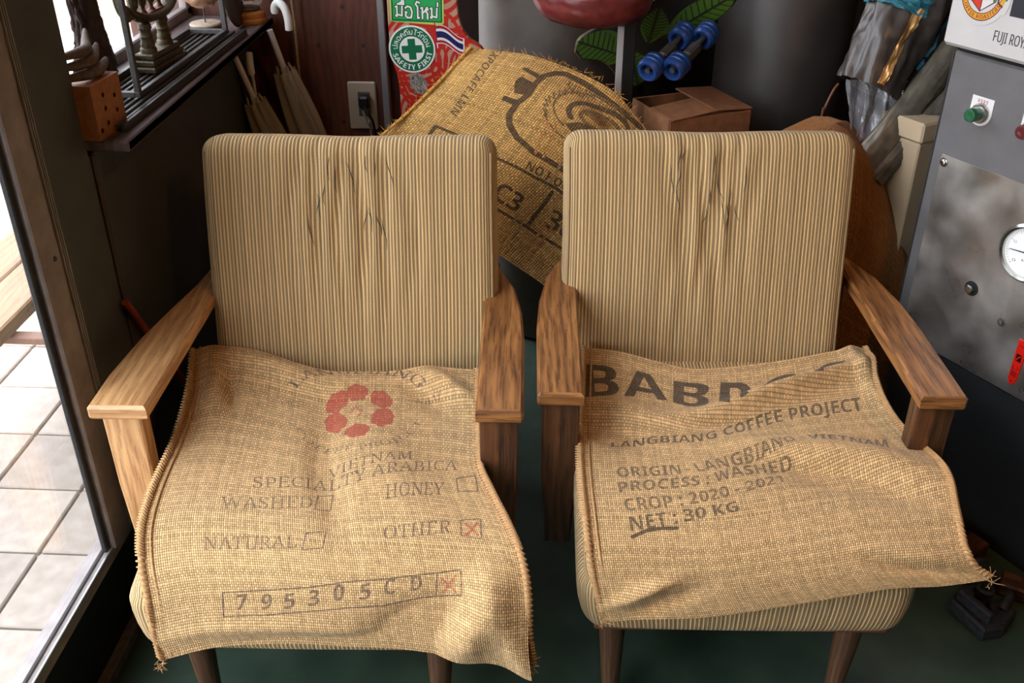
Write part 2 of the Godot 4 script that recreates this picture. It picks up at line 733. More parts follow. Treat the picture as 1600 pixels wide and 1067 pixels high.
func setup_materials() -> void:
	var f := SystemFont.new()
	f.font_names = PackedStringArray(["Droid Sans"])
	f.font_weight = 700
	F.bold = f
	f = SystemFont.new()
	f.font_names = PackedStringArray(["Droid Sans"])
	F.sans = f
	f = SystemFont.new()
	f.font_names = PackedStringArray(["Droid Serif"])
	F.serif = f
	M.oak = wood(srgb(176, 120, 66), srgb(88, 54, 28), 3, 0.38)
	M.oak_worn_lit = wood(srgb(226, 178, 122), srgb(164, 116, 72), 5, 0.34)  # sun-bleached oak, with the sheen of window light put into its colour
	M.oak_dark = wood(srgb(106, 66, 36), srgb(48, 29, 17), 9, 0.45)
	M.leg = wood(srgb(116, 80, 52), srgb(62, 42, 28), 13, 0.5)
	M.plywood = wood(srgb(96, 47, 24), srgb(62, 28, 15), 21, 0.55, 16.0, 0.0)
	M.shelf = wood(srgb(104, 88, 84), srgb(66, 54, 52), 25, 0.55, 24.0, 0.02)
	M.bench = wood(srgb(160, 122, 82), srgb(118, 86, 56), 27, 0.6, 20.0, 0.03)
	M.orange_wood = mottled(srgb(162, 102, 58), srgb(138, 82, 42), 5, 12.0, 0.65)
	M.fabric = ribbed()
	var wv := weave_images(srgb(228, 184, 128), 4)
	var wide := weave_images(srgb(222, 172, 98), 8)
	M.weave = [tex(wv[0]), tex(wv[1]), tex(wv[2])]
	M.weave_wide = [tex(wide[0]), tex(wide[1]), tex(wide[2])]
	M.jute_plain = jute(M.weave, null, 0.10)
	M.seam = mottled(srgb(212, 172, 120), srgb(164, 124, 80), 6, 60.0, 0.95)
	M.seam_gold = mottled(srgb(206, 158, 78), srgb(164, 116, 52), 6, 60.0, 0.95)
	M.black_paint = mottled(srgb(68, 71, 68), srgb(55, 58, 55), 41, 1.5, 0.55)
	M.aluminium_dark = mottled(srgb(156, 146, 142), srgb(124, 115, 112), 42, 3.0, 0.55, 0.2)
	M.rubber = mottled(srgb(44, 42, 40), srgb(22, 21, 20), 43, 14.0, 0.8)
	M.black_metal = flat(srgb(28, 28, 28), 0.4, 0.4)
	M.gray_metal = mottled(srgb(96, 95, 93), srgb(74, 73, 72), 44, 8.0, 0.5, 0.5)
	M.chrome = flat(srgb(200, 198, 192), 0.25, 1.0)
	M.glass = flat(Color(0.96, 0.98, 0.97, 0.04), 0.02)
	M.glass.transparency = BaseMaterial3D.TRANSPARENCY_ALPHA
	M.white_plastic = flat(srgb(214, 211, 205), 0.4)
	M.cardboard = mottled(srgb(140, 92, 56), srgb(116, 72, 42), 46, 6.0, 0.85)
	M.brass = mottled(srgb(112, 100, 76), srgb(66, 58, 44), 47, 20.0, 0.5, 0.55)
	M.iron = mottled(srgb(74, 76, 80), srgb(38, 38, 40), 48, 14.0, 0.55, 0.5)


# ---------------------------------------------------------------- the room
func build_shell() -> void:
	struct("floor", one_box(Vector3(0.93, -0.05, 0.05), Vector3(3.50, 0.10, 5.9), 0.0), mottled(srgb(66, 84, 68), srgb(46, 62, 50), 61, 1.4, 0.38))
	struct("ceiling", one_box(Vector3(0.93, 2.66, 0.05), Vector3(3.7, 0.12, 6.1), 0.0), flat(srgb(112, 96, 78), 0.9))
	struct("wall_right", one_box(Vector3(2.70, 1.3, 0.05), Vector3(0.12, 2.7, 5.9), 0.0), flat(srgb(92, 72, 54), 0.9))
	var wb := struct("wall_back", one_box(Vector3(-0.72, 1.3, -2.43), Vector3(0.66, 2.62, 0.05), 0.0), M.plywood)
	var knots := [Vector2(-0.596, 0.80), Vector2(-0.486, 0.80), Vector2(-0.515, 0.66), Vector2(-0.55, 0.61), Vector2(-0.53, 0.89)]
	for k in knots:
		var kn := MB.new()
		kn.lathe([Vector2(0.006, -0.001), Vector2(0.005, 0.0003), Vector2(0.0, 0.0006)], 12, Transform3D(Basis(Vector3.RIGHT, PI / 2), Vector3(k.x, k.y, -2.405)), false)
		obj("knot", kn, flat(srgb(38, 18, 11), 0.7), wb)
	struct("wall_rear", one_box(Vector3(1.15, 1.3, -2.86), Vector3(3.1, 2.62, 0.06), 0.0), mottled(srgb(44, 32, 26), srgb(28, 21, 17), 62, 1.5, 0.8))
	struct("trim_1", one_box(Vector3(-0.433, 1.3, -2.388), Vector3(0.016, 2.6, 0.034), 0.002), flat(srgb(150, 150, 152), 0.35, 0.7))

	# left: glazed shop front, dark stile, then the window above the shelf
	var wl := struct("wall_left", one_box(Vector3(-0.79, 0.42, -1.94), Vector3(0.04, 0.84, 0.92), 0.0), M.black_paint)
	obj("post", one_box(Vector3(-0.7745, 1.3, -1.4365), Vector3(0.010, 2.6, 0.145), 0.004), M.black_paint, wl)
	obj("edge_strip", one_box(Vector3(-0.767, 0.42, -1.514), Vector3(0.006, 0.84, 0.010), 0.002), flat(srgb(58, 44, 36), 0.6), wl)
	obj("lintel", one_box(Vector3(-0.80, 2.45, -1.94), Vector3(0.06, 0.32, 0.92), 0.003), M.black_paint, wl)
	obj("upper_panel", one_box(Vector3(-0.80, 2.50, 0.80), Vector3(0.06, 0.22, 4.34), 0.003), M.black_paint, wl)

	var w1 := struct("window_1", one_box(Vector3(-0.792, 0.185, 0.80), Vector3(0.036, 0.03, 4.34), 0.003), M.aluminium_dark)
	obj("bottom_rail", one_box(Vector3(-0.792, 0.085, 0.80), Vector3(0.030, 0.17, 4.34), 0.002), M.black_metal, w1)
	obj("rail_groove", one_box(Vector3(-0.7735, 0.196, 0.80), Vector3(0.005, 0.012, 4.34), 0.001), flat(srgb(150, 152, 152), 0.35, 0.6), w1)
	obj("rail_gasket", one_box(Vector3(-0.786, 0.199, 0.80), Vector3(0.006, 0.008, 4.30), 0.001), M.rubber, w1)
	obj("threshold", one_box(Vector3(-0.768, 0.012, 0.80), Vector3(0.020, 0.024, 4.34), 0.002), mottled(srgb(120, 108, 96), srgb(86, 76, 68), 63, 6.0, 0.6), w1)
	obj("stile", one_box(Vector3(-0.774, 1.28, -1.321), Vector3(0.014, 2.17, 0.076), 0.003), M.aluminium_dark, w1)
	obj("stile_gasket", one_box(Vector3(-0.781, 1.28, -1.277), Vector3(0.010, 2.17, 0.014), 0.002), M.rubber, w1)
	for k in 3:
		obj("stile_groove", one_box(Vector3(-0.7645, 1.28, -1.346 - k * 0.006), Vector3(0.004, 2.16, 0.0028), 0.0008), M.aluminium_dark if k != 1 else flat(srgb(126, 132, 130), 0.4, 0.5), w1)
	var sc := MB.new()
	sc.lathe([Vector2(0.0, 0.0), Vector2(0.0045, 0.0), Vector2(0.0040, 0.0015), Vector2(0.002, 0.002), Vector2(0.0015, 0.001)], 14, Transform3D(Basis(Vector3.FORWARD, PI / 2), Vector3(-0.767, 0.742, -1.327)))
	obj("screw", sc, M.gray_metal, w1)
	obj("daylight_block_panel", one_box(Vector3(-0.80, 1.3, 1.84), Vector3(0.06, 2.6, 2.40), 0.003), M.black_paint, wl)  # unseen, added to shorten the glazing so daylight falls off faster
	for z in [0.2]:
		obj("mullion", one_box(Vector3(-0.792, 1.28, z), Vector3(0.04, 2.17, 0.07), 0.003), M.aluminium_dark, w1)
	for z in [[-1.288, 0.165], [0.235, 0.64]]:
		obj("pane", one_box(Vector3(-0.785, 1.29, (z[0] + z[1]) * 0.5), Vector3(0.005, 2.18, z[1] - z[0]), 0.0), M.glass, w1)

	var w2 := struct("window_2", one_box(Vector3(-0.905, 0.875, -1.95), Vector3(0.02, 0.03, 0.92), 0.003), M.aluminium_dark)
	obj("frame_top", one_box(Vector3(-0.905, 2.28, -1.95), Vector3(0.03, 0.03, 0.92), 0.003), M.aluminium_dark, w2)
	obj("frame_side", one_box(Vector3(-0.905, 1.57, -2.395), Vector3(0.02, 1.40, 0.03), 0.003), M.aluminium_dark, w2)
	obj("frame_side", one_box(Vector3(-0.905, 1.57, -1.495), Vector3(0.02, 1.40, 0.03), 0.003), M.aluminium_dark, w2)
	obj("pane", one_box(Vector3(-0.908, 1.58, -1.945), Vector3(0.005, 1.40, 0.88), 0.0), M.glass, w2)
	obj("reveal", one_box(Vector3(-0.845, 1.3, -1.489), Vector3(0.13, 2.6, 0.02), 0.002), M.black_paint, w2)
	obj("reveal", one_box(Vector3(-0.895, 1.3, -2.44), Vector3(0.30, 2.6, 0.06), 0.002), M.black_paint, w2)
	obj("reveal_top", one_box(Vector3(-0.88, 2.32, -1.95), Vector3(0.18, 0.05, 0.95), 0.002), M.black_paint, w2)
	obj("apron", one_box(Vector3(-0.90, 0.42, -1.945), Vector3(0.02, 0.86, 0.93), 0.002), M.black_paint, w2)

	# the shop's ceiling lamp, whose light is set up at the top
	var lamp := thing("ceiling_lamp", "round warm white globe lamp hanging from the ceiling by a thin black cord", "lamp", Vector3(0.95, 2.25, -0.5))
	var glow := flat(srgb(250, 226, 190), 0.4)
	glow.emission_enabled = true
	glow.emission = Color(1.0, 0.74, 0.46)
	glow.emission_energy_multiplier = 0.6
	var globe := SphereMesh.new()
	globe.radius = 0.09
	globe.height = 0.18
	obj("globe", globe, glow, lamp)
	obj("cord", one_tube([Vector3(0, 0.085, 0), Vector3(0, 0.355, 0)], 0.004, 8), M.black_metal, lamp)
	obj("cap", one_lathe([Vector2(0.03, 0.08), Vector2(0.032, 0.10), Vector2(0.012, 0.115)], 20), M.black_metal, lamp)

	# front wall behind the camera, unseen; its opening is filled to stop front daylight
	var wf := struct("wall_front", one_box(Vector3(0.93, 2.45, 3.0), Vector3(3.6, 0.34, 0.10), 0.003), M.black_paint)
	obj("infill_panel", one_box(Vector3(0.93, 1.15, 3.0), Vector3(3.5, 2.3, 0.08), 0.003), M.black_paint, wf)
	for x in [-0.78, 2.65]:
		obj("post", one_box(Vector3(x, 1.15, 3.0), Vector3(0.10, 2.3, 0.10), 0.003), M.black_paint, wf)


func build_outside() -> void:
	var ground := struct("pavement", one_box(Vector3(-2.0, -0.085, 1.0), Vector3(14.0, 0.09, 14.0), 0.0), mottled(srgb(176, 170, 160), srgb(150, 144, 136), 71, 3.0, 0.9))
	var mats := []
	for k in 4:
		mats.append(mottled(srgb(176 - k * 7, 162 - k * 6, 148 - k * 5), srgb(152 - k * 6, 139 - k * 6, 126 - k * 6), 72 + k, 4.0, 0.75))
	var tile_shape := one_box(Vector3.ZERO, Vector3(0.196, 0.016, 0.200), 0.003).done()
	for i in 5:
		for j in 10:
			var t := MeshInstance3D.new()
			t.name = numbered("paving_tile", ground)
			t.mesh = tile_shape
			t.material_override = mats[(i * 3 + j * 5 + i * j) % 4]
			t.position = Vector3(-0.965 - i * 0.203 + (-0.0 if i else 0.0), -0.036 + rng.randf_range(-0.0008, 0.0008), -0.80 - j * 0.2055 - 0.19)
			ground.add_child(t, true)
	struct("road", one_box(Vector3(-8.5, -0.10, 0.0), Vector3(9.0, 0.10, 30.0), 0.0), mottled(srgb(170, 168, 164), srgb(146, 144, 142), 77, 2.0, 0.9))
	# the street's far side: a pale rendered house wall
	var far := struct("wall_far", one_box(Vector3(-13.5, 2.5, -4.0), Vector3(0.3, 5.0, 26.0), 0.01), flat(srgb(214, 214, 212), 0.9))
	for k in 7:
		obj("cornice", one_box(Vector3(-13.3, 0.7 + k * 0.7, -4.0), Vector3(0.1, 0.04, 26.0), 0.005), flat(srgb(190, 192, 194), 0.8), far)

	var b := thing("bollard", "white roadside post with a yellow band seen through the window", "bollard", Vector3(-2.57, -0.05, -4.04))
	obj("post", one_lathe([Vector2(0.05, 0.0), Vector2(0.05, 0.9), Vector2(0.045, 0.93), Vector2(0.0, 0.94)], 20), flat(srgb(226, 226, 224), 0.4), b)
	obj("band", one_lathe([Vector2(0.052, 0.66), Vector2(0.052, 0.72)], 20), flat(srgb(222, 168, 36), 0.4), b, "yellow band")

	var t := thing("bench", "wooden bench on the tiled pavement outside the glass", "bench", Vector3(-1.235, -0.028, -2.68))
	for k in 2:
		obj("plank", one_box(Vector3(-0.055 + k * 0.11, 0.412, 0.0), Vector3(0.107, 0.036, 2.10), 0.004, Basis(), 2), M.bench, t)
	for z in [0.33, 1.02]:
		for x in [-0.085]:
			obj("leg", one_box(Vector3(x, 0.197, z), Vector3(0.030, 0.394, 0.03), 0.003), flat(srgb(120, 84, 66), 0.6), t)
	obj("bracket", one_box(Vector3(0.04, 0.385, 0.95), Vector3(0.28, 0.016, 0.03), 0.002), flat(srgb(120, 84, 66), 0.6), t)


# ---------------------------------------------------------------- armchairs
func armchair(label: String, at: Vector3, turn: float, shift: float, wide_left: bool) -> Node3D:
	var t := thing("armchair", label, "armchair", at, turn, "matching ribbed armchairs")
	var lean := atan2(0.11, 0.41)
	var seed_ := 5.0 if wide_left else 2.0
	# backrest: 0.54 wide, leaning, with vertical puckers below its top edge
	var back := MB.new()
	var up := Vector3(0, cos(lean), -sin(lean))
	var fwd := Vector3(0, sin(lean), cos(lean))
	var base := Vector3(shift, 0.332 if wide_left else 0.327, -0.316) - fwd * 0.055
	var pull := func(p: Vector3) -> Vector3:
		var y := p.y + 0.25
		var f := smoothstep(0.02, 0.06, p.z + 0.055)
		var bulge := 0.010 * cos(p.x / 0.27 * 1.35) * cos((p.y) / 0.25 * 1.2)
		var top := smoothstep(0.04, 0.36, y) * (1.0 - 0.5 * smoothstep(0.44, 0.5, y))
		var crease := 0.0
		var side := 0.0
		for k in [[-0.050, 0.011, 0.0080], [-0.014, 0.009, 0.0075], [0.020, 0.012, 0.0090], [0.055, 0.010, 0.0070], [-0.085, 0.015, 0.0045], [0.095, 0.015, 0.0040]]:
			var x0: float = k[0] * (1.0 + 0.25 * sin(y * 9.0 + seed_)) + 0.006 * sin(y * 23.0 + k[0] * 90.0 + seed_)
			var d: float = (p.x - x0) / k[1]
			crease += k[2] * exp(-d * d)
			side += k[2] * 0.5 * d * exp(-d * d)
		var nip := 0.004 * exp(-pow((p.x) / 0.09, 2.0)) * smoothstep(0.40, 0.5, y)
		var q := p + Vector3(side * top * f, -nip, (bulge - crease * top) * f)
		q.x *= 1.0 + 0.006 * sin(y * 11.0 + seed_ + signf(p.x))
		return base + Vector3(q.x, 0, 0) + up * (q.y + 0.25) + fwd * q.z
	back.cushion(Vector3(0.54, 0.50, 0.11), 0.034, Vector3i(110, 26, 2), pull, 0)
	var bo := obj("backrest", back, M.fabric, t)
	# side seams and the torn threads of the worn top
	for s in [-1.0, 1.0]:
		var path := []
		for k in 26:
			var y: float = lerpf(-0.22, 0.222, k / 25.0)
			path.append(pull.call(Vector3(s * 0.2605, y, 0.0455)))
		obj("seam", one_tube(path, 0.0022, 6), M.fabric, bo)
	var torn := MB.new()
	var r := RandomNumberGenerator.new()
	r.seed = int(seed_) + 40
	for k in 15:
		var x := r.randf_range(-0.075, 0.075)
		var y := r.randf_range(0.10, 0.225)
		var path := []
		var len := r.randf_range(0.02, 0.06)
		var drift := r.randf_range(-0.15, 0.3)
		for i in 7:
			var f := i / 6.0
			path.append(pull.call(Vector3(x + drift * f * len + 0.002 * sin(f * 5.0 + k), y - f * len, 0.0556)))
		torn.tube(path, [0.0002, 0.0005, 0.0008, 0.0008, 0.0007, 0.0005, 0.0002], 5)
	obj("torn_thread", torn, flat(srgb(70, 68, 56), 0.9), bo, "dark split threads in the worn fabric").set_meta("kind", "stuff")

	# seat
	var seat := MB.new()
	var sc := Vector3(shift * 1.0 - 0.002, 0.314, -0.085)
	var puff := func(p: Vector3) -> Vector3:
		var q := p
		if p.y > 0.0:
			q.y += (0.005 * cos(p.x / 0.25 * 1.4) * cos(p.z / 0.32 * 1.3) - 0.030 * smoothstep(0.15, 0.31, p.z)) * smoothstep(0.0, 0.06, p.y)
		q.x *= 1.0 - 0.05 * smoothstep(0.0, -0.075, p.y) + 0.012 * smoothstep(0.05, 0.3, p.z)
		q.z += 0.006 * cos(p.x / 0.25 * 1.4) * smoothstep(0.2, 0.32, p.z)
		return sc + q
	seat.cushion(Vector3(0.505, 0.15, 0.628), 0.034, Vector3i(40, 4, 20), puff, 0)
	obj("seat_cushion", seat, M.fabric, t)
	obj("seat_frame", one_box(Vector3(shift, 0.2335, -0.085), Vector3(0.455, 0.012, 0.585), 0.003, Basis(), 0), flat(srgb(122, 66, 38), 0.5), t)

	for s in [-1.0, 1.0]:
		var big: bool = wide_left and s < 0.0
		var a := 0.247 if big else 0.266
		var o := 0.341
		var pts := [Vector2(a, 0.0), Vector2(o - 0.004, 0.0), Vector2(o, -0.004), Vector2(o, -0.10), Vector2(o - (0.012 if big else 0.0), -0.22), Vector2(o - (0.030 if big else 0.005), -0.32), Vector2(o - (0.050 if big else 0.020), -0.42), Vector2(o - 0.062, -0.54), Vector2(a - 0.004, -0.54), Vector2(a - 0.002, -0.25)]
		var out := []
		for p in pts:
			out.append(Vector2(p.x * s, p.y))
		var arm := MB.new()
		# prism's z is up here: x stays, y runs back
		arm.prism(PackedVector2Array(out), 0.026, Transform3D(Basis(Vector3(1, 0, 0), Vector3(0, 0, 1), Vector3(0, 1, 0)), Vector3(0, 0.504, 0)), 0.005)
		obj("armrest", arm, M.oak_worn_lit if big else M.oak, t)
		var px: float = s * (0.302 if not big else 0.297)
		var post := MB.new()
		var pp := [Vector2(-0.031, 0.50), Vector2(0.031, 0.50), Vector2(0.030, 0.36), Vector2(0.022, 0.20), Vector2(-0.022, 0.20), Vector2(-0.030, 0.36)]
		post.prism(PackedVector2Array(pp), 0.036, Transform3D(Basis(), Vector3(px, 0.006, -0.052)), 0.003)
		obj("post", post, M.oak_dark if not big else M.oak_worn_lit, t)
		obj("side_rail", one_box(Vector3(s * 0.278, 0.275, -0.28), Vector3(0.020, 0.055, 0.46), 0.003, Basis(), 2), M.oak_dark, t)
		obj("rear_post", one_box(Vector3(s * 0.274, 0.262, -0.50), Vector3(0.030, 0.524, 0.045), 0.004, Basis(Vector3.RIGHT, -0.10)), M.oak_dark, t)
		# turned front leg, splayed
		var foot := Vector3(shift + s * 0.188, 0.0, 0.150)
		var top := Vector3(shift + s * 0.194, 0.232, 0.150)
		obj("leg", one_tube([foot, foot.lerp(top, 0.05), foot.lerp(top, 0.5), foot.lerp(top, 0.9), top], [0.0125, 0.0135, 0.0185, 0.0235, 0.0235], 20), M.leg, t)
	obj("back_rail", one_box(Vector3(0, 0.50, -0.525), Vector3(0.56, 0.06, 0.02), 0.003, Basis(), 0), M.oak_dark, t)
	obj("back_rail", one_box(Vector3(0, 0.28, -0.495), Vector3(0.56, 0.06, 0.02), 0.003, Basis(), 0), M.oak_dark, t)
	return t


const CHAIR_ONE := Vector3(-0.389, 0, -1.252)
const CHAIR_TWO := Vector3(0.312, 0, -1.325)


func build_chairs() -> void:
	armchair("ribbed tan wooden armchair beside the glass door, its sack printed with a red flower", CHAIR_ONE, deg_to_rad(2.0), 0.018, true)
	armchair("ribbed tan wooden armchair beside the gray machine, its sack printed in bold black", CHAIR_TWO, deg_to_rad(2.0), -0.022, false)


# ---------------------------------------------------------------- burlap sacks
# a two-sided cloth bag over a grid of control points; lift(s, t) pushes it out along its normal
func cloth(g: Array, nx: int, ny: int, nu: int, nv: int, thick: float, lift: Callable, size: Vector2, tile: Vector2) -> ArrayMesh:
	var pos := []
	for j in nv + 1:
		for i in nu + 1:
			pos.append(on_grid(g, nx, ny, float(i) / nu, float(j) / nv))
	var w := nu + 1
	var nrm := func(p: Array, i: int, j: int) -> Vector3:
		var a: Vector3 = p[j * w + mini(i + 1, nu)] - p[j * w + maxi(i - 1, 0)]
		var b: Vector3 = p[mini(j + 1, nv) * w + i] - p[maxi(j - 1, 0) * w + i]
		return b.cross(a).normalized()
	var up := []
	for j in nv + 1:
		for i in nu + 1:
			up.append(pos[j * w + i] + nrm.call(pos, i, j) * lift.call(float(i) / nu, float(j) / nv))
	var V := PackedVector3Array()
	var N := PackedVector3Array()
	var U := PackedVector2Array()
	var U2 := PackedVector2Array()
	for side in [0, 1]:
		for j in nv + 1:
			for i in nu + 1:
				var n: Vector3 = nrm.call(up, i, j)
				var s := float(i) / nu
				var t := float(j) / nv
				var edge := minf(minf(s, 1.0 - s) * size.x, minf(t, 1.0 - t) * size.y)
				var d := thick * sqrt(clampf(edge / 0.012, 0.0, 1.0))
				V.append(up[j * w + i] if side == 0 else up[j * w + i] - n * d)
				N.append(n if side == 0 else -n)
				U.append(Vector2(s * size.x, t * size.y) / tile)
				U2.append(Vector2(s, t))
	var I := PackedInt32Array()
	var half := (nu + 1) * (nv + 1)
	for j in nv:
		for i in nu:
			var a := j * w + i
			I.append_array([a, a + 1, a + w + 1, a, a + w + 1, a + w])
			I.append_array([half + a, half + a + w + 1, half + a + 1, half + a, half + a + w, half + a + w + 1])
	var arr := []
	arr.resize(Mesh.ARRAY_MAX)
	arr[Mesh.ARRAY_VERTEX] = V
	arr[Mesh.ARRAY_NORMAL] = N
	arr[Mesh.ARRAY_TEX_UV] = U
	arr[Mesh.ARRAY_TEX_UV2] = U2
	arr[Mesh.ARRAY_INDEX] = I
	var m := ArrayMesh.new()
	m.add_surface_from_arrays(Mesh.PRIMITIVE_TRIANGLES, arr)
	return m


# overlocked edge: a lumpy cord with a zigzag of stitches and loose fibres
func seam_cord(path: Array, r: float, seed_: int, stitch: float) -> MB:
	var m := MB.new()
	var rr := RandomNumberGenerator.new()
	rr.seed = seed_
	var rad := []
	for k in path.size():
		rad.append(r * (0.85 + 0.3 * rr.randf()))
	m.tube(path, rad, 7, 0.8)
	var l := 0.0
	for k in range(1, path.size()):
		var d: Vector3 = path[k] - path[k - 1]
		l += d.length()
		if l > stitch:
			l = 0.0
			var side := d.cross(Vector3(0, 1, 0.3)).normalized()
			var up := side.cross(d).normalized()
			if up.y < 0.0:
				up = -up
			var c: Vector3 = path[k]
			var a := c - side * r * 1.15 + d * 0.9
			var b := c + side * r * 1.35 - d * 0.9
			m.tube([a, c + up * r * 1.15, b], r * 0.30, 5)
	return m


func fibres(points: Array, count: int, len: float, seed_: int) -> MB:
	var m := MB.new()
	var rr := RandomNumberGenerator.new()
	rr.seed = seed_
	for k in count:
		var c: Vector3 = points[rr.randi_range(0, points.size() - 1)]
		var d := Vector3(rr.randf_range(-1, 1), rr.randf_range(-0.3, 1), rr.randf_range(-1, 1)).normalized() * len * rr.randf_range(0.4, 1.0)
		var e := Vector3(rr.randf_range(-1, 1), rr.randf_range(-0.5, 0.6), rr.randf_range(-1, 1)) * len * 0.5
		m.tube([c, c + d * 0.5 + e * 0.3, c + d + e], [0.0007, 0.0006, 0.0003], 4)
	return m


func gauss(s: float, t: float, s0: float, t0: float, a: float, w: float, l: float) -> float:
	# a soft ridge at (s0, t0), turned by a, w wide and l long
	var d := Vector2(s - s0, t - t0).rotated(-a)
	return exp(-pow(d.y / w, 2.0) - pow(d.x / l, 2.0))


func drape(called: String, label: String, at: Vector3, g: Array, mat: Material, lift: Callable, seed_: int, group: String) -> void:
	var t := thing(called, label, "sack", at, deg_to_rad(2.0), group)
	obj("cloth", cloth(g, 9, 11, 120, 120, 0.007, lift, Vector2(0.58, 0.60), Vector2(0.215, 0.315)), mat, t)
	for s in [0.0, 1.0]:
		var path := []
		var inner := []
		for k in 111:
			var f := k / 110.0
			var p := on_grid(g, 9, 11, s, f)
			var up := Vector3(0, 0.002 + lift.call(s, f), 0.001)
			path.append(p + up)
			var q := on_grid(g, 9, 11, absf(s - 0.028), f)
			inner.append(q + Vector3(0, 0.0015 + lift.call(absf(s - 0.028), f), 0.001))
		obj("seam", seam_cord(path, 0.0050, seed_ + int(s), 0.0045), M.seam, t)
		if s == 0.0:
			obj("stitching", seam_cord(inner, 0.0016, seed_ + 5, 0.006), M.seam, t)
		obj("loose_fibre", fibres(path, 34, 0.008, seed_ + 9), M.seam, t).set_meta("kind", "stuff")
		# frayed tuft at the lower corner
		var tail := [path[110], path[110] + Vector3(0.001, -0.006, 0.006), path[110] + Vector3(-0.003, -0.014, 0.008)]
		obj("tuft", fibres(tail, 26, 0.013, seed_ + 13), M.seam, t).set_meta("kind", "stuff")


const SACK_ONE := [Vector3(-0.287,0.4241,-0.3344),Vector3(-0.2202,0.4263,-0.3396),Vector3(-0.1508,0.4214,-0.3279),Vector3(-0.0807,0.4166,-0.3029),Vector3(-0.0116,0.415,-0.2846),Vector3(0.0549,0.4149,-0.2833),Vector3(0.1208,0.4154,-0.2886),Vector3(0.1869,0.4159,-0.2943),Vector3(0.2537,0.4156,-0.2914),Vector3(-0.2675,0.4117,-0.2442),Vector3(-0.2041,0.4125,-0.2537),Vector3(-0.1353,0.4114,-0.2402),Vector3(-0.0666,0.4094,-0.2165),Vector3(0.0004,0.4081,-0.2006),Vector3(0.0653,0.408,-0.199),Vector3(0.1295,0.4082,-0.2021),Vector3(0.1939,0.4085,-0.2055),Vector3(0.2587,0.408,-0.2006),Vector3(-0.2527,0.4087,-0.1509),Vector3(-0.1914,0.4085,-0.163),Vector3(-0.1238,0.4086,-0.1513),Vector3(-0.0558,0.4089,-0.1292),Vector3(0.0105,0.4092,-0.1134),Vector3(0.0744,0.4092,-0.1112),Vector3(0.1377,0.4092,-0.1121),Vector3(0.201,0.4092,-0.1134),Vector3(0.2646,0.4093,-0.1055),Vector3(-0.2424,0.4098,-0.062),Vector3(-0.1821,0.4097,-0.0748),Vector3(-0.1156,0.4098,-0.0661),Vector3(-0.0485,0.4101,-0.0481),Vector3(0.0174,0.4105,-0.0339),Vector3(0.0812,0.4106,-0.031),Vector3(0.1444,0.4106,-0.0294),Vector3(0.2074,0.4107,-0.0283),Vector3(0.2704,0.411,-0.0182),Vector3(-0.2386,0.4121,0.0176),Vector3(-0.1767,0.4116,0.0035),Vector3(-0.1083,0.4118,0.0091),Vector3(-0.0393,0.4123,0.0234),Vector3(0.0289,0.4126,0.0355),Vector3(0.0952,0.4127,0.0384),Vector3(0.1611,0.4128,0.0417),Vector3(0.2266,0.4129,0.0443),Vector3(0.2918,0.4133,0.0557),Vector3(-0.2316,0.4137,0.092),Vector3(-0.1678,0.4139,0.0775),Vector3(-0.0981,0.414,0.0801),Vector3(-0.0276,0.4137,0.0896),Vector3(0.0424,0.4135,0.0988),Vector3(0.1111,0.4134,0.1012),Vector3(0.1794,0.4133,0.1051),Vector3(0.2473,0.4132,0.1085),Vector3(0.3146,0.4129,0.1197),Vector3(-0.2212,0.4102,0.1573),Vector3(-0.1558,0.4122,0.1436),Vector3(-0.0857,0.4122,0.1434),Vector3(-0.0146,0.412,0.1497),Vector3(0.0562,0.4106,0.1556),Vector3(0.1262,0.4102,0.1572),Vector3(0.1957,0.4093,0.1609),Vector3(0.2651,0.4085,0.1642),Vector3(0.3336,0.4061,0.1737),Vector3(-0.2078,0.3918,0.2039),Vector3(-0.1406,0.3988,0.1944),Vector3(-0.0709,0.3998,0.193),Vector3(-0.001,0.3983,0.195),Vector3(0.0691,0.3959,0.1984),Vector3(0.1389,0.3951,0.1994),Vector3(0.2083,0.3928,0.2025),Vector3(0.2775,0.3908,0.2053),Vector3(0.346,0.3855,0.2125),Vector3(-0.1965,0.3578,0.2314),Vector3(-0.1284,0.3695,0.2254),Vector3(-0.0596,0.3722,0.224),Vector3(0.009,0.3712,0.2245),Vector3(0.0778,0.368,0.2262),Vector3(0.1465,0.3666,0.2269),Vector3(0.2147,0.3622,0.2291),Vector3(0.283,0.3582,0.2312),Vector3(0.3505,0.3489,0.236),Vector3(-0.1924,0.3091,0.2444),Vector3(-0.1232,0.3257,0.2414),Vector3(-0.0545,0.3306,0.2406),Vector3(0.0136,0.331,0.2405),Vector3(0.0814,0.3273,0.2412),Vector3(0.1494,0.3253,0.2415),Vector3(0.2166,0.3182,0.2428),Vector3(0.2842,0.3118,0.2439),Vector3(0.3511,0.2979,0.2463),Vector3(-0.1883,0.2536,0.2516),Vector3(-0.1185,0.2729,0.2493),Vector3(-0.0494,0.2797,0.2484),Vector3(0.0191,0.2818,0.2482),Vector3(0.087,0.2783,0.2486),Vector3(0.155,0.2758,0.2489),Vector3(0.2221,0.2667,0.25),Vector3(0.2897,0.2583,0.251),Vector3(0.3566,0.2416,0.253)]
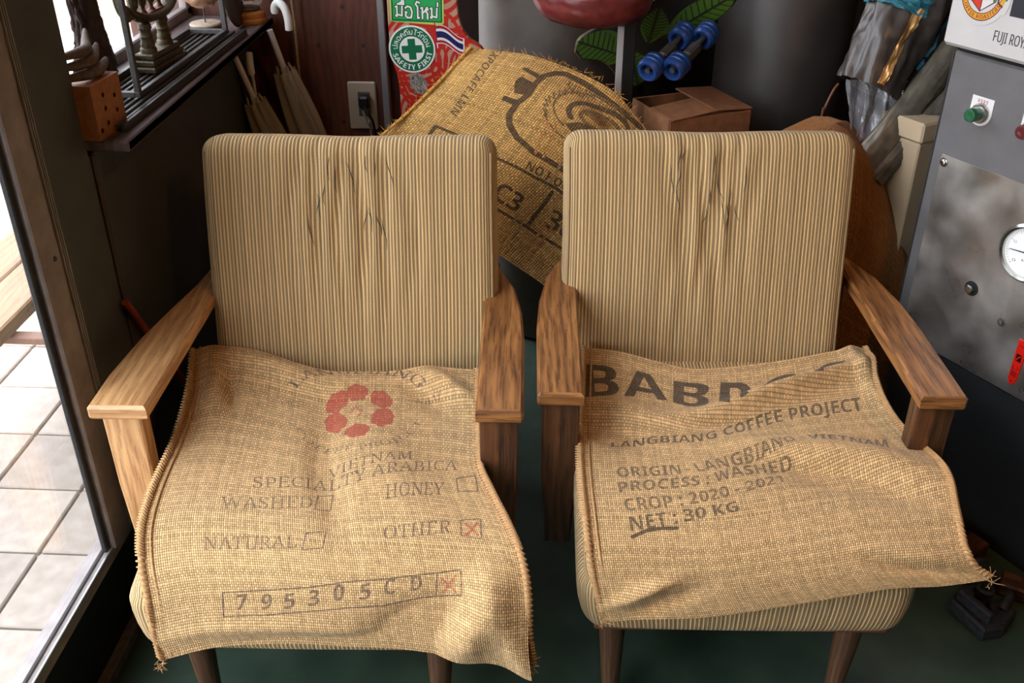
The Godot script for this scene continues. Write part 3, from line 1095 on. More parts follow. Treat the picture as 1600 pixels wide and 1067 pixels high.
const SACK_TWO := [Vector3(-0.2488,0.4194,-0.3233),Vector3(-0.1819,0.4171,-0.3094),Vector3(-0.119,0.4148,-0.2811),Vector3(-0.0563,0.4129,-0.259),Vector3(0.0112,0.4135,-0.2663),Vector3(0.08,0.4148,-0.2812),Vector3(0.1499,0.4162,-0.2978),Vector3(0.2213,0.4179,-0.3182),Vector3(0.2904,0.4206,-0.326),Vector3(-0.2544,0.4112,-0.2388),Vector3(-0.1883,0.4101,-0.2256),Vector3(-0.1254,0.4081,-0.2013),Vector3(-0.0633,0.4083,-0.1808),Vector3(0.0037,0.4081,-0.1891),Vector3(0.0721,0.4084,-0.2044),Vector3(0.1411,0.4096,-0.2195),Vector3(0.2111,0.411,-0.2362),Vector3(0.2804,0.4118,-0.246),Vector3(-0.2601,0.4086,-0.1528),Vector3(-0.1947,0.4088,-0.1402),Vector3(-0.1325,0.4091,-0.1167),Vector3(-0.0705,0.4093,-0.1006),Vector3(-0.0044,0.4092,-0.1088),Vector3(0.0633,0.409,-0.1235),Vector3(0.132,0.4088,-0.1394),Vector3(0.2015,0.4086,-0.1549),Vector3(0.2706,0.4085,-0.1651),Vector3(-0.266,0.4098,-0.0684),Vector3(-0.1994,0.4099,-0.0598),Vector3(-0.1354,0.4103,-0.0417),Vector3(-0.0714,0.4106,-0.0309),Vector3(-0.0037,0.4103,-0.0409),Vector3(0.0656,0.4099,-0.0565),Vector3(0.136,0.4097,-0.0728),Vector3(0.2068,0.4095,-0.0869),Vector3(0.2777,0.4094,-0.098),Vector3(-0.27,0.4119,0.0106),Vector3(-0.2015,0.412,0.0147),Vector3(-0.1352,0.4124,0.0268),Vector3(-0.0685,0.4125,0.0315),Vector3(0.0017,0.4121,0.019),Vector3(0.0736,0.4116,0.0012),Vector3(0.1469,0.411,-0.0171),Vector3(0.2204,0.4106,-0.0316),Vector3(0.2946,0.4101,-0.0452),Vector3(-0.2709,0.4139,0.0835),Vector3(-0.2014,0.4139,0.0838),Vector3(-0.1333,0.4137,0.0905),Vector3(-0.0647,0.4137,0.0902),Vector3(0.0069,0.4139,0.0765),Vector3(0.0806,0.4133,0.0576),Vector3(0.1557,0.4127,0.0381),Vector3(0.2308,0.4123,0.0241),Vector3(0.3072,0.4118,0.009),Vector3(-0.2695,0.4121,0.1463),Vector3(-0.2002,0.4121,0.1448),Vector3(-0.1321,0.412,0.1486),Vector3(-0.0632,0.4121,0.1454),Vector3(0.0082,0.4125,0.1315),Vector3(0.0813,0.413,0.1141),Vector3(0.1556,0.4135,0.0966),Vector3(0.2296,0.4139,0.0852),Vector3(0.3054,0.4137,0.0707),Vector3(-0.2666,0.3998,0.193),Vector3(-0.1981,0.4008,0.1916),Vector3(-0.1302,0.4,0.1928),Vector3(-0.0621,0.402,0.19),Vector3(0.0077,0.4047,0.1792),Vector3(0.0784,0.408,0.166),Vector3(0.1499,0.4113,0.1529),Vector3(0.2215,0.4122,0.1446),Vector3(0.2953,0.4125,0.1318),Vector3(-0.2614,0.3745,0.2228),Vector3(-0.1932,0.3764,0.2219),Vector3(-0.1254,0.376,0.2221),Vector3(-0.0579,0.3801,0.2198),Vector3(0.0105,0.3856,0.2123),Vector3(0.079,0.3922,0.2034),Vector3(0.1479,0.3985,0.1948),Vector3(0.2168,0.4014,0.1909),Vector3(0.2874,0.4041,0.1818),Vector3(-0.2524,0.3376,0.2393),Vector3(-0.1839,0.3406,0.2388),Vector3(-0.1155,0.3412,0.2387),Vector3(-0.0478,0.3474,0.2367),Vector3(0.0197,0.356,0.2324),Vector3(0.0869,0.3658,0.2273),Vector3(0.154,0.3752,0.2225),Vector3(0.2218,0.3784,0.2208),Vector3(0.2902,0.3836,0.215),Vector3(-0.241,0.2916,0.247),Vector3(-0.1692,0.2977,0.2463),Vector3(-0.0975,0.3016,0.2457),Vector3(-0.0269,0.3122,0.2438),Vector3(0.0426,0.3255,0.2415),Vector3(0.1112,0.3401,0.2389),Vector3(0.1805,0.3519,0.2345),Vector3(0.2509,0.3556,0.2325),Vector3(0.3207,0.3642,0.2281)]
const SACK_THREE := [Vector3(-0.1976,0.8741,-2.1),Vector3(-0.1331,0.8684,-2.0975),Vector3(-0.069,0.8615,-2.095),Vector3(-0.0063,0.8469,-2.0925),Vector3(0.0538,0.8244,-2.09),Vector3(0.11,0.7914,-2.0875),Vector3(0.1536,0.7409,-2.085),Vector3(0.1943,0.6867,-2.0825),Vector3(0.2281,0.6254,-2.08),Vector3(-0.2252,0.8464,-2.085),Vector3(-0.1605,0.8408,-2.0679),Vector3(-0.0972,0.8324,-2.0568),Vector3(-0.0354,0.8171,-2.0487),Vector3(0.0239,0.7941,-2.0432),Vector3(0.0796,0.7607,-2.0405),Vector3(0.1246,0.7111,-2.0406),Vector3(0.1676,0.657,-2.0435),Vector3(0.2051,0.5935,-2.0525),Vector3(-0.2529,0.8187,-2.07),Vector3(-0.1882,0.8117,-2.0443),Vector3(-0.1254,0.8013,-2.028),Vector3(-0.0642,0.7847,-2.016),Vector3(-0.0053,0.761,-2.0083),Vector3(0.0502,0.7272,-2.0048),Vector3(0.0966,0.6788,-2.0055),Vector3(0.1417,0.6258,-2.0106),Vector3(0.1822,0.5617,-2.025),Vector3(-0.2821,0.7921,-2.055),Vector3(-0.2175,0.7832,-2.0237),Vector3(-0.1553,0.7704,-2.0035),Vector3(-0.0946,0.7524,-1.9887),Vector3(-0.036,0.7278,-1.9789),Vector3(0.0193,0.6937,-1.9743),Vector3(0.0672,0.6468,-1.9748),Vector3(0.1142,0.5952,-1.9805),Vector3(0.1574,0.5317,-1.9975),Vector3(-0.3115,0.7658,-2.04),Vector3(-0.2473,0.7542,-2.0057),Vector3(-0.186,0.7386,-1.9833),Vector3(-0.1257,0.7189,-1.9664),Vector3(-0.0674,0.6935,-1.955),Vector3(-0.0122,0.6592,-1.9489),Vector3(0.0371,0.6141,-1.9483),Vector3(0.0859,0.5646,-1.9532),Vector3(0.1313,0.5028,-1.97),Vector3(-0.342,0.7406,-2.025),Vector3(-0.2786,0.7253,-1.9905),Vector3(-0.2179,0.7062,-1.9673),Vector3(-0.1579,0.6844,-1.9493),Vector3(-0.0996,0.6578,-1.9364),Vector3(-0.0442,0.6233,-1.9287),Vector3(0.0068,0.5802,-1.926),Vector3(0.0576,0.5332,-1.9287),Vector3(0.1053,0.4743,-1.9425),Vector3(-0.3733,0.7162,-2.01),Vector3(-0.3117,0.6967,-1.9781),Vector3(-0.2524,0.6739,-1.9555),Vector3(-0.1932,0.6501,-1.9373),Vector3(-0.1354,0.6226,-1.9233),Vector3(-0.0802,0.5885,-1.9135),Vector3(-0.0279,0.5483,-1.908),Vector3(0.0244,0.5052,-1.9068),Vector3(0.0737,0.4513,-1.915),Vector3(-0.4015,0.6883,-1.995),Vector3(-0.3426,0.6637,-1.9685),Vector3(-0.2854,0.637,-1.9481),Vector3(-0.2274,0.611,-1.9305),Vector3(-0.1703,0.5829,-1.9157),Vector3(-0.1155,0.5497,-1.9037),Vector3(-0.062,0.5134,-1.8943),Vector3(-0.0083,0.4755,-1.8879),Vector3(0.0424,0.4286,-1.8875),Vector3(-0.4294,0.66,-1.98),Vector3(-0.3748,0.6277,-1.965),Vector3(-0.3202,0.5954,-1.95),Vector3(-0.2635,0.5662,-1.935),Vector3(-0.2068,0.5371,-1.92),Vector3(-0.1521,0.5049,-1.905),Vector3(-0.0967,0.4735,-1.89),Vector3(-0.0411,0.4427,-1.875),Vector3(0.0113,0.4063,-1.86)]


func build_sacks() -> void:
	var p1 := fresh(1024, 1024, Color(INK.r, INK.g, INK.b, 0.0))
	print_flower_sack(p1)
	var fold1 := func(s: float, t: float) -> float:
		var h := 0.004 + 0.0012 * sin(s * 9.0 + t * 4.0) + 0.001 * sin(t * 13.0 - s * 5.0)
		h -= 0.015 * gauss(s, t, 0.145, 0.135, 1.25, 0.020, 0.05)
		h += 0.012 * gauss(s, t, 0.09, 0.11, 1.3, 0.05, 0.12)
		h += 0.010 * gauss(s, t, 0.30, 0.03, 0.1, 0.04, 0.25)
		h -= 0.010 * gauss(s, t, 0.50, 0.36, 1.45, 0.05, 0.22)
		h += 0.008 * gauss(s, t, 0.68, 0.30, 1.2, 0.10, 0.25)
		h += 0.012 * gauss(s, t, 0.90, 0.06, 0.5, 0.03, 0.12)
		h -= 0.006 * gauss(s, t, 0.82, 0.10, 0.55, 0.03, 0.10)
		h += 0.020 * gauss(s, t, 0.86, 0.86, 2.0, 0.06, 0.20)
		h -= 0.016 * gauss(s, t, 0.70, 0.90, 2.5, 0.07, 0.16)
		h += 0.014 * gauss(s, t, 0.97, 0.93, 1.2, 0.05, 0.18)
		h += 0.006 * gauss(s, t, 0.28, 0.93, 0.0, 0.03, 0.3)
		h -= 0.012 * gauss(s, t, 0.50, 1.0, 0.0, 0.05, 0.35)
		return maxf(h * 1.35, -0.004)
	drape("seat_sack", "burlap sack with a faded red flower print spread over the chair by the glass door", CHAIR_ONE, SACK_ONE, jute(M.weave, p1, 0.10), fold1, 100, "burlap sacks spread over the chair seats")

	var p2 := fresh(1024, 1024, Color(BLACK.r, BLACK.g, BLACK.b, 0.0))
	print_bold_sack(p2)
	var fold2 := func(s: float, t: float) -> float:
		var h := 0.004 + 0.0012 * sin(s * 8.0 - t * 5.0) + 0.001 * sin(t * 12.0 + s * 6.0)
		h += 0.026 * gauss(s, t, 0.68, 0.138, -0.20, 0.032, 0.34)
		h += 0.007 * gauss(s, t, 0.18, 0.215, 0.12, 0.035, 0.20)
		h -= 0.006 * gauss(s, t, 0.40, 0.235, -0.1, 0.035, 0.18)
		h -= 0.014 * gauss(s, t, 0.08, 0.30, 0.2, 0.03, 0.10)
		h += 0.014 * gauss(s, t, 0.70, 0.42, 0.45, 0.06, 0.22)
		h -= 0.012 * gauss(s, t, 0.74, 0.54, 0.55, 0.05, 0.22)
		h += 0.010 * gauss(s, t, 0.88, 0.50, 0.8, 0.07, 0.20)
		h += 0.012 * gauss(s, t, 0.13, 0.89, -0.45, 0.022, 0.10)
		h -= 0.008 * gauss(s, t, 0.19, 0.93, -0.45, 0.022, 0.10)
		h += 0.008 * gauss(s, t, 0.90, 0.86, 0.3, 0.04, 0.15)
		h -= 0.008 * gauss(s, t, 0.84, 0.90, 0.35, 0.025, 0.10)
		h += 0.010 * gauss(s, t, 0.97, 0.10, 1.3, 0.03, 0.2)
		return maxf(h * 1.35, -0.004)
	drape("seat_sack", "burlap sack with bold black lettering spread over the chair by the gray machine", CHAIR_TWO, SACK_TWO, jute(M.weave, p2, 0.10), fold2, 200, "burlap sacks spread over the chair seats")

	# full sack leaning between and behind the chairs
	var p3 := fresh(1024, 1024, Color(BROWN.r, BROWN.g, BROWN.b, 0.0))
	print_stencil_sack(p3)
	var fold3 := func(s: float, t: float) -> float:
		return 0.004 * sin(s * 9.0 + t * 5.0) + 0.003 * sin(t * 15.0 - s * 4.0) - 0.012 * gauss(s, t, 0.75, 0.15, 0.3, 0.05, 0.3) + 0.012 * gauss(s, t, 0.45, 0.35, 0.2, 0.15, 0.3)
	var c := Vector3(-0.10, 0.62, -2.0)
	var g3 := []
	for q in SACK_THREE:
		g3.append(q - c)
	var t := thing("coffee_sack", "full burlap coffee sack with dark stencil print leaning behind the gap between the chairs", "sack", c)
	obj("cloth", cloth(g3, 9, 9, 110, 90, 0.07, fold3, Vector2(0.58, 0.46), Vector2(0.36, 0.36)), jute(M.weave_wide, p3, 0.14), t)
	var edge := []
	for k in 91:
		edge.append(on_grid(g3, 9, 9, 0.004, k / 90.0) + Vector3(0, 0.004, 0.004))
	obj("seam", seam_cord(edge, 0.0045, 301, 0.016), M.seam_gold, t)
	obj("loose_fibre", fibres(edge, 60, 0.02, 302), M.seam_gold, t).set_meta("kind", "stuff")
	var rim := []
	for k in 91:
		rim.append(on_grid(g3, 9, 9, k / 90.0, 0.002))
	obj("loose_fibre", fibres(rim, 120, 0.016, 303), M.seam_gold, t).set_meta("kind", "stuff")

	lump("coffee_sack", "pale burlap sack ear showing between the stickered board and the stencilled sack", Vector3(-0.30, 0.30, -2.20), Vector3(0.20, 0.60, 0.16), 5, srgb(196, 160, 110))
	lump("coffee_sack", "brown burlap sack slumped behind the right-hand chair beside the gray machine", Vector3(0.545, 0.34, -1.965), Vector3(0.47, 0.745, 0.17), 8, srgb(190, 152, 108))


# a filled sack: a rounded, creased body standing at its base
func lump(called: String, label: String, at: Vector3, size: Vector3, seed_: int, tint: Color) -> void:
	var n := fast(seed_, 1.0, 3)
	var t := thing(called, label, "sack", Vector3(at.x, 0, at.z))
	var m := MB.new()
	m.patch(func(u: float, v: float) -> Array:
		var a := u * TAU
		var e := (v - 0.5) * PI
		var ca := cos(a)
		var sa := sin(a)
		var c := pow(maxf(cos(e), 0.0), 0.45)
		var y := signf(sin(e)) * pow(absf(sin(e)), 0.75)
		var p := Vector3(signf(ca) * pow(absf(ca), 0.7) * c, y, signf(sa) * pow(absf(sa), 0.7) * c)
		var q := p * size * 0.5
		var k := n.get_noise_3d(p.x * 0.9, p.y * 0.7, p.z * 0.9) * 0.030 + 0.012 * n.get_noise_3d(p.x * 3.0, p.y * 1.2, p.z * 3.0)
		q += p.normalized() * k + Vector3(0, 0.02 * sin(p.x * 5.0 + seed_) * maxf(p.y, 0.0), 0)
		q.y -= 0.24 * smoothstep(0.02, 0.26, q.x) * (q.y / size.y + 0.5) * (1.0 if size.x > 0.3 else 0.0)
		return [q + Vector3(0, size.y * 0.5, 0), Vector2(a * 0.2, v * 1.0) / 0.205], 48, 40, func(p: Vector3) -> Vector3: return p - Vector3(0, size.y * 0.5, 0))
	var mat := jute(M.weave, null, 0.08)
	mat.albedo_color = tint
	obj("cloth", m, mat, t)


# ---------------------------------------------------------------- roaster
func build_roaster() -> void:
	var t := thing("coffee_roaster", "gray steel coffee roasting machine with a pressure gauge beside the right-hand chair", "machine", Vector3(0.728, 0, -1.751), deg_to_rad(-58.0))
	var steel_gray := mottled(srgb(116, 114, 114), srgb(104, 102, 102), 81, 2.0, 0.42, 0.25)
	obj("housing", one_box(Vector3(0.273, 0.67, -0.25), Vector3(0.692, 0.567, 0.50), 0.004), steel_gray, t)
	obj("corner_edge", one_box(Vector3(-0.0715, 0.67, -0.002), Vector3(0.004, 0.560, 0.006), 0.001), flat(srgb(52, 52, 54), 0.5, 0.3), t)
	var low := MB.new()
	low.prism(PackedVector2Array([Vector2(0.0, 0.385), Vector2(-0.015, 0.30), Vector2(-0.05, 0.10), Vector2(-0.06, 0.0), Vector2(-0.48, 0.0), Vector2(-0.48, 0.385)]), 0.70, Transform3D(Basis(Vector3(0, 0, 1), Vector3(0, 1, 0), Vector3(1, 0, 0)), Vector3(-0.075, 0, 0)), 0.003)
	obj("plinth", low, mottled(srgb(40, 41, 43), srgb(31, 32, 34), 82, 2.0, 0.6, 0.0), t)
	var head := obj("head_casing", one_box(Vector3(0.27, 1.125, -0.22), Vector3(0.70, 0.316, 0.50), 0.006), mottled(srgb(196, 191, 188), srgb(186, 181, 178), 83, 2.0, 0.45), t)
	obj("shadow_gap", one_box(Vector3(0.273, 0.959, -0.25), Vector3(0.68, 0.016, 0.49), 0.001), M.black_metal, t)

	# lettering on the head casing
	var tm := TextMesh.new()
	tm.text = "FUJI ROYAL"
	tm.font = F.sans
	tm.font_size = 32
	tm.pixel_size = 0.0165 / 32.0 * 1.38
	tm.depth = 0.0006
	tm.horizontal_alignment = HORIZONTAL_ALIGNMENT_LEFT
	var l := obj("lettering", tm, flat(srgb(62, 58, 60), 0.6), head, "thin dark capital letters")
	l.scale = Vector3(0.66, 1, 1)
	l.position = Vector3(0.018, 1.001, 0.0304)

	# crest with a yellow ribbon
	var im := fresh(512, 512, Color(0.75, 0.73, 0.718, 1.0))
	paint_crest(im)
	var cm := flat(Color.WHITE, 0.5)
	cm.albedo_texture = tex(im)
	var cr := MB.new()
	var outline := []
	for k in 60:
		var a := TAU * k / 60.0
		var rr := 0.0475 if sin(a) < -0.42 else 0.053
		outline.append(Vector2(cos(a) * rr, sin(a) * rr))
	cr.prism(PackedVector2Array(outline), 0.0006, Transform3D(Basis(), Vector3(-0.018, 1.0585, 0.0302)), 0.0001, 1.0, Rect2(-0.053, -0.053, 0.106, 0.106))
	obj("crest", cr, cm, head, "round crest with a yellow ribbon, red and white quarters and a green leaf")
	obj("label_plate", one_box(Vector3(0.075, 1.060, 0.0306), Vector3(0.072, 0.046, 0.001), 0.0002), flat(srgb(34, 36, 42), 0.4), head, "black label")

	# mirror-like cover plate, smoke stained
	var plate := mottled(srgb(196, 190, 182), srgb(140, 137, 132), 84, 2.2, 0.26, 0.85, 0.012)
	var rt := NoiseTexture2D.new()
	rt.width = 256
	rt.height = 256
	rt.seamless = true
	rt.generate_mipmaps = false
	rt.noise = fast(85, 0.015, 5)
	var ramp := Gradient.new()
	ramp.set_color(0, Color(0.18, 0.18, 0.18))
	ramp.set_color(1, Color(0.62, 0.62, 0.62))
	rt.color_ramp = ramp
	plate.roughness = 1.0
	plate.roughness_texture = rt
	var cv := obj("cover_plate", one_box(Vector3(0.250, 0.5795, 0.0015), Vector3(0.596, 0.381, 0.003), 0.0006), plate, t, "polished steel cover plate with smoky stains")
	for p in [Vector2(-0.039, 0.757), Vector2(0.1555, 0.514)]:
		var b := MB.new()
		var xf := Transform3D(Basis(Vector3.RIGHT, PI / 2), Vector3(p.x, p.y, 0.003))
		b.lathe([Vector2(0.0085, 0.0), Vector2(0.0085, 0.0012), Vector2(0.0055, 0.0016), Vector2(0.0052, 0.005), Vector2(0.004, 0.0056)], 6 if p.x > 0.0 else 18, xf)
		obj("bolt", b, M.gray_metal if p.x > 0.0 else M.chrome, cv)
	var hole := Transform3D(Basis(Vector3.RIGHT, PI / 2), Vector3(0.080, 0.549, 0.0031))
	obj("bolt_recess", one_lathe([Vector2(0.0145, 0.0), Vector2(0.0145, 0.0004), Vector2(0.0, 0.0004)], 28, hole), flat(srgb(14, 14, 14), 0.9), cv)
	obj("hex_plug", one_lathe([Vector2(0.0085, 0.0004), Vector2(0.0085, 0.008), Vector2(0.0070, 0.0095)], 6, hole), M.chrome, cv)

	# gauge: bezel, dial with its scale, pointer, glass
	var gx := Transform3D(Basis(Vector3.RIGHT, PI / 2), Vector3(0.174, 0.663, 0.003))
	var g := obj("gauge", one_lathe([Vector2(0.052, 0.0), Vector2(0.053, 0.006), Vector2(0.0525, 0.017), Vector2(0.048, 0.021), Vector2(0.0445, 0.018), Vector2(0.0440, 0.012)], 48, gx), M.chrome, t, "chrome ringed pressure gauge")
	var di := fresh(512, 512, Color(0.93, 0.93, 0.91, 1.0))
	paint_dial(di)
	var dm := flat(Color.WHITE, 0.5)
	dm.albedo_texture = tex(di)
	var disc := MB.new()
	var ring := []
	for k in 48:
		ring.append(Vector2(cos(TAU * k / 48.0), sin(TAU * k / 48.0)) * 0.0442)
	disc.prism(PackedVector2Array(ring), 0.001, Transform3D(Basis(), Vector3(0.174, 0.663, 0.0145)), 0.0001, 1.0, Rect2(-0.0442, -0.0442, 0.0884, 0.0884))
	obj("dial", disc, dm, g)
	obj("pointer", one_prism([Vector2(-0.034, -0.0005), Vector2(0.010, -0.0014), Vector2(0.010, 0.0014), Vector2(-0.034, 0.0005)], 0.0008, Transform3D(Basis(Vector3.BACK, 0.12), Vector3(0.174, 0.663, 0.0165)), 0.0001), M.black_metal, g)

	# pilot lamps
	var np := flat(srgb(216, 214, 212), 0.5)
	var plate_pts := [Vector2(-0.0225, 0.024), Vector2(0.0225, 0.024)]
	for k in 17:
		var a := -PI * k / 16.0
		plate_pts.append(Vector2(cos(a) * 0.0225, -0.0035 + sin(a) * 0.0225))
	var lampspots := [[Vector2(0.0085, 0.866), srgb(6, 84, 50), "green pilot lamp"], [Vector2(0.112, 0.866), srgb(84, 8, 13), "red pilot lamp"]]
	for sp in lampspots:
		var q: Vector2 = sp[0]
		var nm := np
		if q.x < 0.05:
			var ni := fresh(256, 256, Color(0.85, 0.84, 0.835, 1.0))
			paint_name_plate(ni)
			nm = flat(Color.WHITE, 0.5)
			nm.albedo_texture = tex(ni)
		var pl := MB.new()
		pl.prism(PackedVector2Array(plate_pts), 0.0012, Transform3D(Basis(), Vector3(q.x, q.y, 0.0001)), 0.0003, 1.0, Rect2(-0.0225, -0.026, 0.045, 0.050))
		var holder := obj("name_plate", pl, nm, t)
		var xf := Transform3D(Basis(Vector3.RIGHT, PI / 2), Vector3(q.x + 0.001, q.y - 0.0035, 0.0012))
		obj("bezel", one_lathe([Vector2(0.0175, 0.0), Vector2(0.0178, 0.005), Vector2(0.0155, 0.0095), Vector2(0.0125, 0.0098)], 32, xf), M.chrome, holder)
		var lens := flat(sp[1], 0.12)
		lens.clearcoat_enabled = true
		lens.clearcoat = 0.8
		obj("lens", one_lathe([Vector2(0.0122, 0.006), Vector2(0.0125, 0.012), Vector2(0.0118, 0.0125), Vector2(0.0122, 0.019), Vector2(0.0125, 0.026), Vector2(0.0112, 0.030), Vector2(0.006, 0.0312), Vector2(0.004, 0.0305), Vector2(0.0, 0.0305)], 28, xf), lens, holder, sp[2])

	# red lever hanging at the frame's edge
	var lp := [Vector2(-0.010, 0.048), Vector2(0.010, 0.048), Vector2(0.0085, -0.036), Vector2(0.003, -0.046), Vector2(-0.003, -0.046), Vector2(-0.0085, -0.036)]
	var lv := fresh(128, 512, Color(0.80, 0.085, 0.03, 1.0))
	paint_lever(lv)
	var lm := flat(Color.WHITE, 0.4)
	lm.albedo_texture = tex(lv)
	var lever := MB.new()
	lever.prism(PackedVector2Array(lp), 0.004, Transform3D(Basis(Vector3.BACK, -0.06) * Basis(Vector3.RIGHT, 0.06), Vector3(0.226, 0.474, 0.034)), 0.0008, 1.0, Rect2(-0.010, -0.046, 0.020, 0.094))
	obj("lever", lever, lm, t, "red lever with black print")
	obj("lever_stem", one_lathe([Vector2(0.006, 0.0), Vector2(0.006, 0.036)], 16, Transform3D(Basis(Vector3.RIGHT, PI / 2), Vector3(0.230, 0.510, 0.002))), M.gray_metal, t)


func paint_crest(im: Image) -> void:
	var yel := Color(0.80, 0.58, 0.07)
	var brn := Color(0.30, 0.10, 0.07)
	# shield quarters
	ink_poly(im, [Vector2(0.24, 0.16), Vector2(0.76, 0.16), Vector2(0.76, 0.55), Vector2(0.5, 0.74), Vector2(0.24, 0.55)], brn)
	ink_poly(im, [Vector2(0.26, 0.18), Vector2(0.49, 0.18), Vector2(0.49, 0.42), Vector2(0.26, 0.42)], Color(0.82, 0.80, 0.78))
	ink_poly(im, [Vector2(0.51, 0.18), Vector2(0.74, 0.18), Vector2(0.74, 0.42), Vector2(0.51, 0.42)], Color(0.72, 0.12, 0.06))
	ink_poly(im, [Vector2(0.26, 0.43), Vector2(0.49, 0.43), Vector2(0.49, 0.715), Vector2(0.26, 0.54)], Color(0.75, 0.16, 0.05))
	ink_poly(im, [Vector2(0.51, 0.43), Vector2(0.74, 0.43), Vector2(0.74, 0.54), Vector2(0.51, 0.715)], Color(0.80, 0.78, 0.77))
	for k in 5:
		ink_line(im, [Vector2(0.30 + k * 0.04, 0.46), Vector2(0.29 + k * 0.04, 0.56)], 0.012, Color(0.88, 0.45, 0.08))
	for k in 7:
		var a := 0.6 - k * 0.42
		ink_line(im, [Vector2(0.78, 0.36), Vector2(0.78 + cos(a) * 0.15, 0.36 - sin(a) * 0.15), Vector2(0.78 + cos(a) * 0.19, 0.40 - sin(a) * 0.15)], 0.035, Color(0.13, 0.42, 0.08))
	ink_line(im, [Vector2(0.78, 0.34), Vector2(0.80, 0.62)], 0.03, brn)
	# ribbon
	var foot := []
	var head := []
	for k in 13:
		var a := PI * (1.0 + 0.14) + PI * 0.72 * k / 12.0
		foot.append(Vector2(0.5 + cos(a) * 0.40, 0.42 - sin(a) * 0.45))
		head.append(Vector2(0.5 + cos(a) * 0.31, 0.42 - sin(a) * 0.345))
	var band := foot.duplicate()
	for k in 13:
		band.append(head[12 - k])
	for e in [[Vector2(0.02, 0.36), Vector2(0.10, 0.34), Vector2(0.20, 0.58), Vector2(0.12, 0.62), Vector2(0.10, 0.54)], [Vector2(0.98, 0.36), Vector2(0.90, 0.34), Vector2(0.80, 0.58), Vector2(0.88, 0.62), Vector2(0.90, 0.54)]]:
		ink_poly(im, e, brn)
		var inner := []
		for q in e:
			inner.append(q.lerp(Vector2(0.1 if q.x < 0.5 else 0.9, 0.48), 0.22))
		ink_poly(im, inner, yel)
	ink_poly(im, band, yel)
	ink_line(im, foot, 0.016, brn)
	ink_line(im, head, 0.014, brn)
	var f2 := []
	var h2 := []
	for k in 13:
		f2.append(foot[k].lerp(head[k], 0.22))
		h2.append(foot[k].lerp(head[k], 0.80))
	ink_text(im, F.bold, "COFFEE ROASTERS", f2, h2, Color(0.55, 0.10, 0.05))


func paint_dial(im: Image) -> void:
	var k0 := Color(0.08, 0.08, 0.08)
	for k in 41:
		var a := PI * 1.25 - PI * 1.5 * k / 40.0
		var d := Vector2(cos(a), -sin(a))
		var l := 0.40 if k % 5 == 0 else 0.43
		ink_line(im, [Vector2(0.5, 0.5) + d * l, Vector2(0.5, 0.5) + d * 0.46], 0.006, k0)
	for k in 5:
		var a := PI * 1.25 - PI * 1.5 * k / 4.0
		var c := Vector2(0.5 + cos(a) * 0.34, 0.5 - sin(a) * 0.34)
		ink_text(im, F.sans, ["0", "0.2", "0.4", "0.6", "0.8"][k], [c + Vector2(-0.035, 0.025), c + Vector2(0.035, 0.025)], [c + Vector2(-0.035, -0.025), c + Vector2(0.035, -0.025)], k0)
	ink_text(im, F.sans, "kPa", [Vector2(0.42, 0.70), Vector2(0.58, 0.70)], [Vector2(0.42, 0.65), Vector2(0.58, 0.65)], k0)


# five small upright characters, each a frame of strokes, as on a stamped plate
func paint_name_plate(im: Image) -> void:
	var c := Color(0.55, 0.12, 0.14)
	for k in 4:
		var x := 0.27 + k * 0.125
		var y := 0.10
		ink_line(im, [Vector2(x, y), Vector2(x + 0.09, y)], 0.016, c)
		ink_line(im, [Vector2(x + 0.045, y - 0.02), Vector2(x + 0.045, y + 0.10)], 0.016, c)
		ink_line(im, [Vector2(x, y + 0.05), Vector2(x + 0.09, y + 0.05)], 0.016, c)
		ink_line(im, [Vector2(x + 0.01, y + 0.10), Vector2(x + 0.03, y + 0.06), Vector2(x + 0.08, y + 0.10)] if k % 2 == 0 else [Vector2(x, y + 0.10), Vector2(x + 0.09, y + 0.10)], 0.014, c)


func paint_lever(im: Image) -> void:
	var k := Color(0.05, 0.03, 0.03)
	ink_poly(im, [Vector2(0.22, 0.30), Vector2(0.78, 0.30), Vector2(0.78, 0.46), Vector2(0.22, 0.46)], k)
	ink_line(im, [Vector2(0.3, 0.44), Vector2(0.5, 0.36), Vector2(0.7, 0.33)], 0.10, Color(0.80, 0.085, 0.03))
	ink_line(im, [Vector2(0.25, 0.12), Vector2(0.8, 0.12)], 0.05, k)
	ink_line(im, [Vector2(0.25, 0.56), Vector2(0.25, 0.64), Vector2(0.45, 0.64)], 0.06, k)
	ink_line(im, [Vector2(0.6, 0.56), Vector2(0.75, 0.60), Vector2(0.6, 0.65)], 0.06, k)
	for y in [0.70, 0.74, 0.78]:
		ink_line(im, [Vector2(0.25, y), Vector2(0.75, y + 0.01)], 0.08, k, 0.4)
	ink_line(im, [Vector2(0.45, 0.91), Vector2(0.55, 0.91)], 0.09, k)


# ---------------------------------------------------------------- window shelf
const TOP := 0.868


